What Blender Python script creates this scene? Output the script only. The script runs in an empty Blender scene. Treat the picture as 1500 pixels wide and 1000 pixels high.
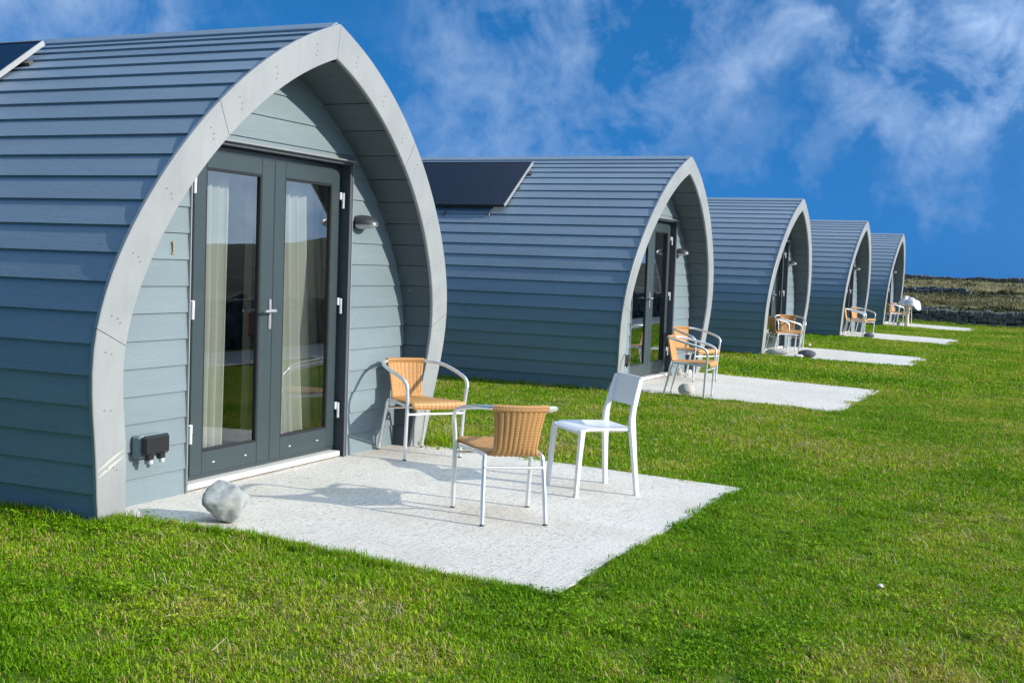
import bpy, math, random
import numpy as np
from mathutils import Vector, Matrix, noise as mnoise, Euler
random.seed(7); rng = np.random.default_rng(11)
R = math.radians
C = bpy.context.scene.collection
sc = bpy.context.scene

# ------------------------------------------------------------------ helpers
class MB:
    def __init__(s): s.v=[]; s.f=[]; s.sm=[]
    def add(s, vs, fs, smooth=False):
        o=len(s.v); s.v+= [tuple(p) for p in vs]; s.f+=[tuple(i+o for i in f) for f in fs]; s.sm+=[smooth]*len(fs)
    def quad(s,a,b,c,d): s.add([a,b,c,d],[(0,1,2,3)])
    def box(s, x0,x1,y0,y1,z0,z1, bev=0.0):
        if bev<=0:
            s.add([(x,y,z) for x in(x0,x1) for y in(y0,y1) for z in(z0,z1)],
              [(0,1,3,2),(4,6,7,5),(0,4,5,1),(2,3,7,6),(0,2,6,4),(1,5,7,3)]); return
        b=min(bev,(x1-x0)*.45,(y1-y0)*.45,(z1-z0)*.45); vs=[]; idx={}
        X=(x0,x1);Y=(y0,y1);Z=(z0,z1)
        for i in(0,1):
            for j in(0,1):
                for k in(0,1):
                    p=[X[i],Y[j],Z[k]]; d=[b*(1-2*i),b*(1-2*j),b*(1-2*k)]
                    for ax in range(3):
                        q=[p[a]+(d[a] if a!=ax else 0) for a in range(3)]; idx[(i,j,k,ax)]=len(vs); vs.append(q)
        I=idx; fs=[]
        for i in(0,1): fs.append((I[i,0,0,0],I[i,1,0,0],I[i,1,1,0],I[i,0,1,0]) if i else (I[i,0,0,0],I[i,0,1,0],I[i,1,1,0],I[i,1,0,0]))
        for j in(0,1): fs.append((I[0,j,0,1],I[0,j,1,1],I[1,j,1,1],I[1,j,0,1]) if j else (I[0,j,0,1],I[1,j,0,1],I[1,j,1,1],I[0,j,1,1]))
        for k in(0,1): fs.append((I[0,0,k,2],I[1,0,k,2],I[1,1,k,2],I[0,1,k,2]) if k else (I[0,0,k,2],I[0,1,k,2],I[1,1,k,2],I[1,0,k,2]))
        for i in(0,1):
            for j in(0,1): fs.append((I[i,j,0,0],I[i,j,0,1],I[i,j,1,1],I[i,j,1,0]))
            for k in(0,1): fs.append((I[i,0,k,0],I[i,0,k,2],I[i,1,k,2],I[i,1,k,0]))
        for j in(0,1):
            for k in(0,1): fs.append((I[0,j,k,1],I[0,j,k,2],I[1,j,k,2],I[1,j,k,1]))
        for i in(0,1):
            for j in(0,1):
                for k in(0,1): fs.append((I[i,j,k,0],I[i,j,k,1],I[i,j,k,2]))
        s.add(vs,fs)
    def tube(s, pts, r, n=12, cap=True):
        P=[Vector(p) for p in pts]; m=len(P); rr=r if isinstance(r,(list,tuple)) else [r]*m
        T=[]
        for i in range(m):
            t=(P[min(i+1,m-1)]-P[max(i-1,0)]); T.append(t.normalized())
        ref=Vector((0,0,1)) if abs(T[0].z)<.9 else Vector((1,0,0))
        u=T[0].cross(ref).normalized(); vs=[]
        for i in range(m):
            u=(u-T[i]*u.dot(T[i])).normalized(); w=T[i].cross(u)
            for k in range(n):
                a=2*math.pi*k/n; vs.append(P[i]+(u*math.cos(a)+w*math.sin(a))*rr[i])
        fs=[(i*n+k,i*n+(k+1)%n,(i+1)*n+(k+1)%n,(i+1)*n+k) for i in range(m-1) for k in range(n)]
        s.add(vs,fs,True)
        if cap:
            s.add([vs[k] for k in range(n)],[tuple(range(n-1,-1,-1))]); s.add([vs[(m-1)*n+k] for k in range(n)],[tuple(range(n))])
    def lathe(s, prof, n=24, M=None):   # prof (r,z)
        vs=[]
        for r,z in prof:
            for k in range(n):
                a=2*math.pi*k/n; p=Vector((r*math.cos(a),r*math.sin(a),z)); vs.append(M@p if M else p)
        m=len(prof)
        s.add(vs,[(i*n+k,i*n+(k+1)%n,(i+1)*n+(k+1)%n,(i+1)*n+k) for i in range(m-1) for k in range(n)],True)
    def grid(s, rows, smooth=True, close=False):
        m=len(rows[0]); vs=[p for r in rows for p in r]
        s.add(vs,[(i*m+j,i*m+j+1,(i+1)*m+j+1,(i+1)*m+j) for i in range(len(rows)-1) for j in range(m-1)],smooth)
    def build(s, name, mat, parent=None, uv=None):
        me=bpy.data.meshes.new(name); me.from_pydata(s.v,[],s.f); me.update()
        me.polygons.foreach_set('use_smooth',s.sm)
        if uv is not None:
            l=me.uv_layers.new(name='UVMap')
            for lp in me.loops: l.data[lp.index].uv=uv[lp.vertex_index]
        me.materials.append(mat)
        o=bpy.data.objects.new(name,me); C.objects.link(o)
        if parent: o.parent=parent
        return o
def tag(o,label=None,cat=None,group=None,kind=None):
    if label: o['label']=label
    if cat: o['category']=cat
    if group: o['group']=group
    if kind: o['kind']=kind
    return o
def empty(name,loc,rz=0,label=None,cat=None,group=None):
    o=bpy.data.objects.new(name,None); C.objects.link(o); o.location=loc; o.rotation_euler=(0,0,rz); o.empty_display_size=.2
    return tag(o,label,cat,group)
def kids(o): return [c for c in C.objects if c.parent==o]
def copy_tree(o,parent=None,skip=()):
    c=o.copy(); C.objects.link(c); c.parent=parent
    for ch in kids(o):
        if ch in skip: continue
        copy_tree(ch,c,skip)
    return c
def smooth_path(pts,n=6):
    P=[Vector(p) for p in pts]; out=[]
    for i in range(len(P)-1):
        p0=P[max(i-1,0)];p1=P[i];p2=P[i+1];p3=P[min(i+2,len(P)-1)]
        for k in range(n):
            t=k/n; out.append(.5*((2*p1)+(p2-p0)*t+(2*p0-5*p1+4*p2-p3)*t*t+(3*p1-p0-3*p2+p3)*t**3))
    out.append(P[-1]); return out

# ------------------------------------------------------------------ node helpers
class NT:
    def __init__(s,name):
        s.m=bpy.data.materials.new(name); s.m.use_nodes=True; s.t=s.m.node_tree; s.t.nodes.clear()
        s.out=s.n('ShaderNodeOutputMaterial')
    def n(s,typ,**kw):
        x=s.t.nodes.new(typ)
        for k,v in kw.items(): setattr(x,k,v)
        return x
    def l(s,a,b): s.t.links.new(a,b)
    def bsdf(s,col=(.5,.5,.5),rough=.5,metal=0,spec=.5):
        b=s.n('ShaderNodeBsdfPrincipled'); b.inputs['Base Color'].default_value=(*col,1); b.inputs['Roughness'].default_value=rough
        b.inputs['Metallic'].default_value=metal; b.inputs['Specular IOR Level'].default_value=spec
        s.l(b.outputs[0],s.out.inputs[0]); return b
    def coord(s,scale=(1,1,1),rand=True,uv=False):
        tc=s.n('ShaderNodeTexCoord'); mp=s.n('ShaderNodeMapping'); mp.inputs['Scale'].default_value=scale
        s.l(tc.outputs['UV' if uv else 'Object'],mp.inputs[0])
        if rand:
            oi=s.n('ShaderNodeObjectInfo'); ml=s.n('ShaderNodeMath',operation='MULTIPLY'); ml.inputs[1].default_value=37
            s.l(oi.outputs['Random'],ml.inputs[0]); s.l(ml.outputs[0],mp.inputs['Location'])
        return mp.outputs[0]
    def noise(s,vec,scale,detail=4,rough=.55,dist=0):
        x=s.n('ShaderNodeTexNoise'); x.inputs['Scale'].default_value=scale; x.inputs['Detail'].default_value=detail
        x.inputs['Roughness'].default_value=rough; x.inputs['Distortion'].default_value=dist
        if vec: s.l(vec,x.inputs['Vector'])
        return x.outputs['Fac']
    def ramp(s,fac,stops,interp='LINEAR'):
        x=s.n('ShaderNodeValToRGB'); x.color_ramp.interpolation=interp; e=x.color_ramp.elements
        while len(e)<len(stops): e.new(.5)
        for el,(p,c) in zip(e,stops): el.position=p; el.color=(*c,1) if len(c)==3 else c
        s.l(fac,x.inputs[0]); return x.outputs[0]
    def mix(s,fac,a,b,blend='MIX'):
        x=s.n('ShaderNodeMix',data_type='RGBA',blend_type=blend)
        for sock,val in((x.inputs[0],fac),(x.inputs[6],a),(x.inputs[7],b)):
            if hasattr(val,'is_linked'): s.l(val,sock)
            elif isinstance(val,tuple): sock.default_value=(*val,1) if len(val)==3 else val
            else: sock.default_value=val
        return x.outputs[2]
    def math(s,op,a,b=None,clamp=False):
        x=s.n('ShaderNodeMath',operation=op); x.use_clamp=clamp
        for i,v in enumerate((a,b)):
            if v is None: continue
            if hasattr(v,'is_linked'): s.l(v,x.inputs[i])
            else: x.inputs[i].default_value=v
        return x.outputs[0]
    def bump(s,h,strength,dist,bsdf,prev=None):
        x=s.n('ShaderNodeBump'); x.inputs['Strength'].default_value=strength; x.inputs['Distance'].default_value=dist
        s.l(h,x.inputs['Height'])
        if prev: s.l(prev,x.inputs['Normal'])
        if bsdf: s.l(x.outputs[0],bsdf.inputs['Normal'])
        return x.outputs[0]

def mat_boards(name,col,axis,rough=.5):
    """painted cement-board siding with embossed wood grain running along axis (0=x,1=y)"""
    t=NT(name); b=t.bsdf(col,rough,0,.4)
    s1=[22,22,22]; s1[axis]=1.6
    v=t.coord(tuple(s1)); g=t.noise(v,1.0,5,.6,1.1)
    w=t.n('ShaderNodeMath',operation='MULTIPLY'); w.inputs[1].default_value=9; t.l(g,w.inputs[0])
    fr=t.math('FRACT',w.outputs[0]); tri=t.math('ABSOLUTE',t.math('SUBTRACT',fr,.5))
    grain=t.math('MULTIPLY',tri,2.0)
    line=t.ramp(grain,[(0,(0,0,0)),(.35,(.8,.8,.8)),(1,(1,1,1))])
    s2=[3,3,3]; s2[axis]=.5
    v2=t.coord(tuple(s2)); m=t.noise(v2,1.2,5,.6)
    v3=t.coord((1,1,1)); d=t.noise(v3,60,3,.7)
    c=t.mix(t.ramp(m,[(.3,(0,0,0)),(.7,(1,1,1))]),tuple(x*.90 for x in col),tuple(min(1,x*1.07) for x in col))
    at=t.n('ShaderNodeAttribute',attribute_name='tone')
    c=t.mix(t.math('MULTIPLY',at.outputs['Fac'],.22),c,tuple(x*.62 for x in col))
    fade=t.noise(t.coord((.7,.7,.35)),1.3,4,.6); c=t.mix(t.math('MULTIPLY',t.ramp(fade,[(.40,(0,0,0)),(.66,(1,1,1))]),.30),c,tuple(x*.80 for x in col))
    stv=[9,9,.5]; strk=t.noise(t.coord(tuple(stv)),1.6,4,.65); c=t.mix(t.math('MULTIPLY',t.ramp(strk,[(.56,(0,0,0)),(.74,(1,1,1))]),.16),c,tuple(x*.7 for x in col))
    speck=t.ramp(t.noise(v3,38,2,.5),[(.735,(0,0,0)),(.76,(1,1,1))])
    c=t.mix(t.math('MULTIPLY',speck,.35),c,(.45,.48,.48))
    t.l(c,b.inputs['Base Color'])
    t.bump(line,.34,.0035,b, t.bump(d,.12,.002,None))
    t.l(t.math('ADD',t.math('MULTIPLY',m,.25),rough-.12),b.inputs['Roughness'])
    return t.m
M={}
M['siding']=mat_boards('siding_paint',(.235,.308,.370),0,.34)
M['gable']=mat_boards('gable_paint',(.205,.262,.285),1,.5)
M['lining']=mat_boards('lining_shaded_paint',(.088,.120,.138),0,.5)  # gable paint darkened: the shade of the porch recess is put into the colour
def simple(name,col,rough,metal=0,spec=.5,var=.12,sc_=6,bump=0,bs=40):
    t=NT(name); b=t.bsdf(col,rough,metal,spec); v=t.coord()
    n=t.noise(v,sc_,5,.6)
    t.l(t.mix(n,tuple(x*(1-var) for x in col),tuple(min(1,x*(1+var)) for x in col)),b.inputs['Base Color'])
    t.l(t.math('ADD',t.math('MULTIPLY',t.noise(v,sc_*2.3,4,.6),.22),rough-.11),b.inputs['Roughness'])
    if bump: t.bump(t.noise(v,bs,4,.6),bump,.004,b)
    return t.m
# arch fascia : pale grey pressed metal sheet, mottled, faint streaks
t=NT('arch_sheet'); b=t.bsdf((.56,.57,.55),.42,0,.5); v=t.coord()
n1=t.noise(v,2.2,5,.6,.4); n2=t.noise(v,14,5,.65); v2=t.coord((14,14,1.2)); n3=t.noise(v2,1.4,4,.6)
c=t.mix(t.ramp(n1,[(.3,(0,0,0)),(.7,(1,1,1))]),(.285,.301,.307),(.345,.359,.361))
c=t.mix(t.math('MULTIPLY',t.ramp(n3,[(.5,(0,0,0)),(.8,(1,1,1))]),.35),c,(.25,.255,.255))
c=t.mix(t.math('MULTIPLY',t.ramp(n2,[(.62,(0,0,0)),(.8,(1,1,1))]),.25),c,(.20,.208,.21))
t.l(c,b.inputs['Base Color']); t.l(t.math('ADD',t.math('MULTIPLY',n1,.35),.25),b.inputs['Roughness']); t.bump(n2,.06,.003,b); M['arch']=t.m
M['screw']=simple('screw_steel',(.17,.17,.165),.5,.6)
M['scuff']=simple('scuff_scrape',(.50,.49,.44),.7)
M['doorframe']=simple('door_powder_coat',(.040,.058,.063),.36,0,.5,.10,5)
M['jamb']=simple('jamb_trim',(.085,.095,.112),.4,0,.5,.12,5)
M['trim']=simple('bright_aluminium_trim',(.42,.425,.42),.4,.35,.5,.1,8)
M['gasket']=simple('rubber_gasket',(.008,.008,.009),.6)
M['hinge']=simple('hinge_white',(.72,.73,.74),.3,.25)
M['chrome']=simple('handle_chrome',(.50,.51,.52),.30,.5)
M['sill']=simple('sill_concrete',(.60,.58,.53),.7,0,.3,.2,9,.2)
M['brass']=simple('brass_number',(.36,.29,.16),.55,.3)
M['boxgrey']=simple('box_grey_plastic',(.22,.29,.31),.5)
M['boxblack']=simple('box_black_plastic',(.014,.013,.015),.3)
M['plug']=simple('plug_pale',(.52,.57,.56),.4)
M['lampshade']=simple('lamp_hood',(.085,.095,.10),.36,.4)
t=NT('lamp_lens'); b=t.bsdf((.48,.50,.50),.25); M['lens']=t.m
M['panelframe']=simple('panel_shaded_frame',(.035,.037,.04),.4,.2)  # aluminium frame darkened, shade on its lower edge put into the colour
M['bracket']=simple('bracket_steel',(.12,.11,.10),.45,.7)
M['inside']=simple('interior_pine',(.16,.13,.09),.7)
M['infloor']=simple('interior_floor',(.10,.085,.07),.5)
M['alu']=simple('chair_aluminium',(.86,.87,.88),.36,.75,.5,.05,10)
M['foot']=simple('foot_cap',(.10,.10,.10),.6)
M['whiteplastic']=simple('white_chair_shell',(.80,.81,.80),.38,0,.5,.03,5)
M['towel']=simple('white_towel',(.62,.62,.65),.95,0,.2,.05,12,.5,120)
M['cream']=simple('cream_pedestal',(.62,.56,.42),.6,0,.4,.1,8)
M['tabletop']=simple('table_top_pale',(.66,.65,.60),.45)
M['red']=simple('red_frame',(.55,.06,.02),.4)
M['card']=simple('pale_card',(.55,.5,.42),.6)
# solar cells
t=NT('solar_cells'); b=t.bsdf((.012,.014,.022),.18,0,.5); v=t.coord((1,1,1),False,True)
sx=t.n('ShaderNodeSeparateXYZ'); t.l(v,sx.inputs[0])
def lines(val,freq,wd):
    f=t.math('FRACT',t.math('MULTIPLY',val,freq)); return t.math('LESS_THAN',f,wd)
ln=t.math('MAXIMUM',lines(sx.outputs[1],24,.14),t.math('MULTIPLY',lines(sx.outputs[0],12,.05),.5))
t.l(t.mix(ln,(.010,.012,.020),(.045,.055,.07)),b.inputs['Base Color']); M['cells']=t.m
# thin double glazing: reflection by Fresnel, the rest see-through
t=NT('window_glass'); fr=t.n('ShaderNodeFresnel'); fr.inputs['IOR'].default_value=1.5
inv=t.math('SUBTRACT',1.0,fr.outputs[0]); p=t.math('POWER',inv,3.4); fac=t.math('SUBTRACT',1.0,p,True)
gl=t.n('ShaderNodeBsdfGlossy'); gl.inputs['Roughness'].default_value=.0; gl.inputs['Color'].default_value=(.92,.97,.97,1)
tr=t.n('ShaderNodeBsdfTransparent'); tr.inputs['Color'].default_value=(.72,.76,.74,1)
mx=t.n('ShaderNodeMixShader'); t.l(fac,mx.inputs[0]); t.l(tr.outputs[0],mx.inputs[1]); t.l(gl.outputs[0],mx.inputs[2]); t.l(mx.outputs[0],t.out.inputs[0])
v=t.coord(); wob=t.noise(v,1.6,2,.5)
bp=t.n('ShaderNodeBump'); bp.inputs['Strength'].default_value=.05; bp.inputs['Distance'].default_value=.01; t.l(wob,bp.inputs['Height']); t.l(bp.outputs[0],gl.inputs['Normal'])
M['glass']=t.m
# curtain
t=NT('curtain_cloth'); b=t.bsdf((.70,.70,.655),.9,0,.2); v=t.coord((90,90,90)); 
t.bump(t.noise(v,1,3,.6),.15,.002,b); tl=t.n('ShaderNodeBsdfTranslucent'); tl.inputs[0].default_value=(.68,.68,.63,1)
mx=t.n('ShaderNodeMixShader'); mx.inputs[0].default_value=.25; t.l(b.outputs[0],mx.inputs[1]); t.l(tl.outputs[0],mx.inputs[2]); t.l(mx.outputs[0],t.out.inputs[0]); M['curtain']=t.m
# rattan weave (uv: u across ribs in metres, v along strand in metres)
t=NT('rattan_weave'); b=t.bsdf((.55,.29,.10),.5,0,.4); v=t.coord((1,1,1),False,True)
sx=t.n('ShaderNodeSeparateXYZ'); t.l(v,sx.inputs[0])
rib=t.math('ABSOLUTE',t.math('SINE',t.math('MULTIPLY',sx.outputs[0],math.pi/.031)))
wv2=t.math('MULTIPLY',t.math('ADD',t.math('SINE',t.math('MULTIPLY',sx.outputs[1],2*math.pi/.0095)),1.0),.5)
v3=t.coord(); n=t.noise(v3,25,4,.6); n2=t.noise(v3,4,4,.6)
c=t.mix(n,(.50,.245,.072),(.64,.345,.125)); c=t.mix(t.math('MULTIPLY',n2,.5),c,(.60,.32,.11))
gap=t.ramp(rib,[(.04,(1,1,1)),(.30,(0,0,0))]); c=t.mix(t.math('MULTIPLY',gap,.75),c,(.13,.055,.016))
c=t.mix(t.math('MULTIPLY',t.math('LESS_THAN',wv2,.30),.34),c,(.22,.10,.03))
t.l(c,b.inputs['Base Color'])
t.bump(t.math('ADD',t.math('MULTIPLY',rib,.8),t.math('MULTIPLY',wv2,.35)),.8,.005,b); M['rattan']=t.m
# concrete patio
t=NT('patio_concrete'); b=t.bsdf((.6,.6,.57),.85,0,.3); v=t.coord()
vs=t.coord((26,1.5,26)); st=t.noise(vs,3.0,6,.7,.3); vs2=t.coord((60,3.5,60)); st2=t.noise(vs2,3.0,4,.7,.2)
n=t.noise(v,1.1,6,.6); sp=t.noise(v,55,4,.75); big=t.noise(v,.5,3,.5)
c=t.mix(t.ramp(n,[(.3,(0,0,0)),(.75,(1,1,1))]),(.62,.592,.52),(.76,.725,.645))
c=t.mix(t.math('MULTIPLY',t.ramp(st,[(.48,(0,0,0)),(.70,(1,1,1))]),.40),c,(.36,.345,.31))
c=t.mix(t.math('MULTIPLY',t.ramp(st2,[(.56,(0,0,0)),(.70,(1,1,1))]),.40),c,(.24,.23,.205))
c=t.mix(t.math('MULTIPLY',t.ramp(sp,[(.53,(0,0,0)),(.64,(1,1,1))]),.72),c,(.19,.185,.165))
c=t.mix(t.math('MULTIPLY',t.ramp(t.noise(v,2.3,5,.65),[(.52,(0,0,0)),(.75,(1,1,1))]),.40),c,(.47,.42,.33))
t.l(c,b.inputs['Base Color']); t.bump(t.math('ADD',st2,t.math('MULTIPLY',sp,.7)),.5,.006,b); M['patio']=t.m
# stones
def mat_stone(name,a,bc,cc,sc_=6):
    t=NT(name); b=t.bsdf(a,.85,0,.3); v=t.coord(); n=t.noise(v,sc_,7,.62,.4); n2=t.noise(v,sc_*4,5,.7); g=t.noise(v,sc_*.35,3,.5)
    c=t.mix(t.ramp(n,[(.35,(0,0,0)),(.65,(1,1,1))]),a,bc); c=t.mix(t.ramp(n2,[(.6,(0,0,0)),(.72,(1,1,1))]),c,cc)
    c=t.mix(t.math('MULTIPLY',t.ramp(g,[(.45,(0,0,0)),(.65,(1,1,1))]),.5),c,tuple(.5*(x+y) for x,y in zip(a,cc)))
    t.l(c,b.inputs['Base Color']); t.bump(t.math('ADD',n,t.math('MULTIPLY',n2,.4)),.7,.012,b); return t.m
M['rockpale']=mat_stone('rock_pale',(.26,.29,.275),(.50,.50,.47),(.15,.175,.165),3.2)
M['rockwhite']=mat_stone('rock_white',(.52,.51,.46),(.66,.65,.60),(.35,.34,.30),7)
M['rockdark']=mat_stone('rock_dark',(.055,.062,.075),(.11,.12,.135),(.20,.21,.21),8)
M['wallstone']=mat_stone('wall_stone',(.070,.072,.072),(.17,.17,.162),(.32,.31,.28),3)
M['wallpale']=mat_stone('front_wall_stone',(.06,.06,.06),(.15,.15,.145),(.25,.25,.23),4)
M['mortar']=mat_stone('wall_core',(.03,.03,.03),(.06,.06,.055),(.10,.10,.09),5)
# lawn soil and hill terrain
t=NT('lawn_soil'); b=t.bsdf((.08,.11,.03),.95,0,.1); v=t.coord((1,1,1),False)
n=t.noise(v,.7,6,.6); n2=t.noise(v,9,6,.7); n3=t.noise(v,60,3,.7)
c=t.mix(t.ramp(n,[(.35,(0,0,0)),(.65,(1,1,1))]),(.095,.20,.012),(.17,.235,.028))
c=t.mix(t.math('MULTIPLY',t.ramp(n2,[(.5,(0,0,0)),(.75,(1,1,1))]),.55),c,(.13,.12,.040)); c=t.mix(t.math('MULTIPLY',n3,.6),c,(.030,.050,.010))
t.l(c,b.inputs['Base Color']); t.bump(t.math('ADD',n3,n2),.8,.03,b); M['soil']=t.m
t=NT('heath_ground'); b=t.bsdf((.1,.1,.04),.95,0,.1); v=t.coord((.25,1,1),False)
n=t.noise(v,.35,6,.6,.3); v2=t.coord((1,1,1),False); n2=t.noise(v2,1.8,6,.7)
c=t.ramp(n,[(.34,(.085,.095,.04)),(.46,(.16,.155,.07)),(.55,(.28,.25,.13)),(.66,(.12,.125,.055))])
c=t.mix(t.ramp(n2,[(.52,(0,0,0)),(.66,(1,1,1))]),c,(.055,.052,.05)); t.l(c,b.inputs['Base Color']); t.bump(n2,.8,.15,b); M['heath']=t.m
t=NT('rocky_ground'); b=t.bsdf((.05,.05,.045),.95,0,.1); v=t.coord((.3,1,1),False); n=t.noise(v,1.0,6,.65,.4); v2=t.coord((1,.22,1),False); n2=t.noise(v2,.5,5,.6)
c=t.ramp(n,[(.38,(.030,.034,.026)),(.52,(.060,.058,.044)),(.66,(.15,.15,.14))]); c=t.mix(t.math('MULTIPLY',t.ramp(n2,[(.5,(0,0,0)),(.7,(1,1,1))]),.6),c,(.075,.065,.035)); t.l(c,b.inputs['Base Color']); t.bump(n,.9,.2,b); M['rocky']=t.m
t=NT('gravel_track'); b=t.bsdf((.3,.3,.29),.9,0,.2); v=t.coord((1,1,1),False); n=t.noise(v,30,5,.7); n2=t.noise(v,1.2,4,.6)
t.l(t.mix(n,t.mix(n2,(.20,.20,.19),(.30,.295,.28)),(.38,.37,.35)),b.inputs['Base Color']); t.bump(n,.6,.02,b); M['track']=t.m
t=NT('far_hill_heather'); b=t.bsdf((.05,.07,.06),1,0,.1); v=t.coord((1,1,1),False); n=t.noise(v,.02,6,.65)
t.l(t.mix(n,(.035,.05,.04),(.10,.11,.07)),b.inputs['Base Color']); M['farhill']=t.m

# ------------------------------------------------------------------ ground
def drift(y): return -.0215*y
def gz(x,y):
    return -.0016*max(-20,min(60,y)) - .03*min(3.2,max(0,x-drift(y)))
def und(x,y): return .012*mnoise.noise((x*.9,y*.9,3.1))+.008*mnoise.noise((x*2.7,y*2.7,9.4))
PODS=[(0,0,0),(-.226,8.55,-.016),(-.419,16.65,-.04),(-.533,25.30,-.052),(-.724,34.08,-.056)]
SX0,SX1,SY0,SY1=-.20,2.51,-1.53,1.73
def in_slab(x,y,m=0):
    for px,py,pz in PODS:
        if SX0-m<x-px<SX1+m and SY0-m<y-py<SY1+m: return True
    return False
def soil(x,y):
    z=gz(x,y)+und(x,y)
    if x>4.9: z-=.0
    if in_slab(x,y,-.06): z-=.09
    return z
def sheet(name,xs,ys,fn,mat):
    b=MB(); b.grid([[(x,y,fn(x,y)) for x in xs] for y in ys]); 
    b.f=[tuple(reversed(f)) for f in b.f]
    o=b.build(name,mat)
    return o
xs=list(np.arange(-30,-4,1.3))+list(np.arange(-4,5.3,.17))+list(np.arange(5.3,8.2,.4)); ys=list(np.arange(-12,14,.17))+list(np.arange(14,38.7,.35))
lawn=sheet('lawn',[float(x) for x in xs],[float(y) for y in ys],soil,M['soil'])
lawn.data.flip_normals(); tag(lawn,'short green lawn around the row of pods','lawn',kind='structure')
def hill(x,y):
    n=.10*mnoise.noise((x*.25,y*.35,1))+.05*mnoise.noise((x*.9,y*1.1,4))
    if x<8.1 and y<38.55: base=-.6 if x<7.9 else -.3; return base
    z=-5
    if y>=38.5:
        d=y-38.5; z=.26+min(d,36)*.0315+n*min(1,d/3)
        if d>36: z-= (d-36)*.0006
    if x>=8.0:
        d=x-8.0; z2=.42+min(d,60)*.014+n*min(1,d/3); z=max(z,z2)
    if y>=38.5 and x<-2: z=z
    return z
def nonuni(a,b,c0,c1,st,g):
    r=list(np.arange(c0,c1,st)); x=c1; s=st
    while x<b: r.append(x); s*=g; x+=s
    r.append(b); x=c0-st; s=st; l=[]
    while x>a: l.append(x); s*=g; x-=s
    l.append(a); return [float(q) for q in sorted(l+r)]
ter=sheet('terrain',nonuni(-900,900,-14,14,.6,1.22),sorted(nonuni(-900,900,-12,38,1.2,1.2)+[38.52]+[float(q) for q in np.arange(38.9,80,.6)]),hill,M['heath'])
ter.data.flip_normals(); tag(ter,'rough heath rising beyond the lawn','terrain',kind='structure')
fld=sheet('rocky_field',[8.0]+[float(q) for q in np.arange(8.6,40,1.4)]+[60.,90.,140.,220.,330.],[-120.,-80.,-50.,-30.]+[float(q) for q in np.arange(-20,60,1.6)]+[64.,75.,95.,130.,200.,330.],lambda x,y:hill(x,y)+.03+.45*min(1,max(0,(x-8)/12)),M['rocky']); fld.data.flip_normals()
tag(fld,'dark rocky field beyond the track wall','field',kind='structure')
tr_=sheet('track',[5.35,5.8,6.3,6.9],[float(y) for y in np.arange(-12,38.4,.8)],lambda x,y:gz(x,y)+.028,M['track']); tr_.data.flip_normals()
tag(tr_,'grey gravel track in front of the lawn','track',kind='structure')
b=MB(); rows=[]
for j,(rad,hh) in enumerate(((420,-2),(470,5.5),(520,10),(600,9),(800,-3))):
    rows.append([(rad*math.cos(a),rad*math.sin(a)+20,hh*(.75+.6*mnoise.noise((a*5,j*.2,0))+.25*mnoise.noise((a*17,j*.3,2)))) for a in np.linspace(R(-65),R(62),120)])
b.grid(rows); fh=b.build('far_hill',M['farhill']); fh.data.flip_normals(); tag(fh,'dark low hills on the far skyline','hill',kind='structure')

# ------------------------------------------------------------------ concrete patios
def make_patio():
    b=MB(); N=40; top=[]
    def edge(px,py,qx,qy,n,amp,seed):
        out=[]
        for k in range(n):
            u=k/n; x=px+(qx-px)*u; y=py+(qy-py)*u; w=amp*(mnoise.noise((u*14,seed,0))+.6*mnoise.noise((u*41,seed,5)))*min(1,u*8,(1-u)*8)
            dx,dy=qx-px,qy-py; L=math.hypot(dx,dy); out.append((x-dy/L*w,y+dx/L*w))
        return out
    ring=edge(SX0,SY0,SX1-.05,SY0,40,.012,1)+edge(SX1-.05,SY0,SX1,SY1,60,.035,2)+edge(SX1,SY1,SX0,SY1,40,.008,3)+edge(SX0,SY1,SX0,SY0,10,0,4)
    z=lambda x:-.03*max(0,x)
    n=len(ring); vs=[(x,y,z(x)) for x,y in ring]+[(x*1.0,y,z(x)-.12) for x,y in ring]
    # inner grid strip: cut along x so the fold at x=0 stays crisp
    fs=[(k,(k+1)%n,n+(k+1)%n,n+k) for k in range(n)]
    fs=[tuple(reversed(f)) for f in fs]
    b.add(vs,fs); b.add(vs[:n],[tuple(range(n))])
    return b
p0=None
for i,(px,py,pz) in enumerate(PODS):
    if p0 is None: p0=make_patio().build('patio',M['patio']); o=p0
    else: o=p0.copy(); C.objects.link(o)
    o.location=(px,py,pz+.006)
    tag(o,['pale concrete slab before the nearest pod, three chairs on it','pale concrete slab before the second pod','pale concrete slab before the third pod','pale concrete slab before the fourth pod','narrow-looking pale slab before the farthest pod'][i],'patio','concrete patios in front of the pods','structure')

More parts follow.
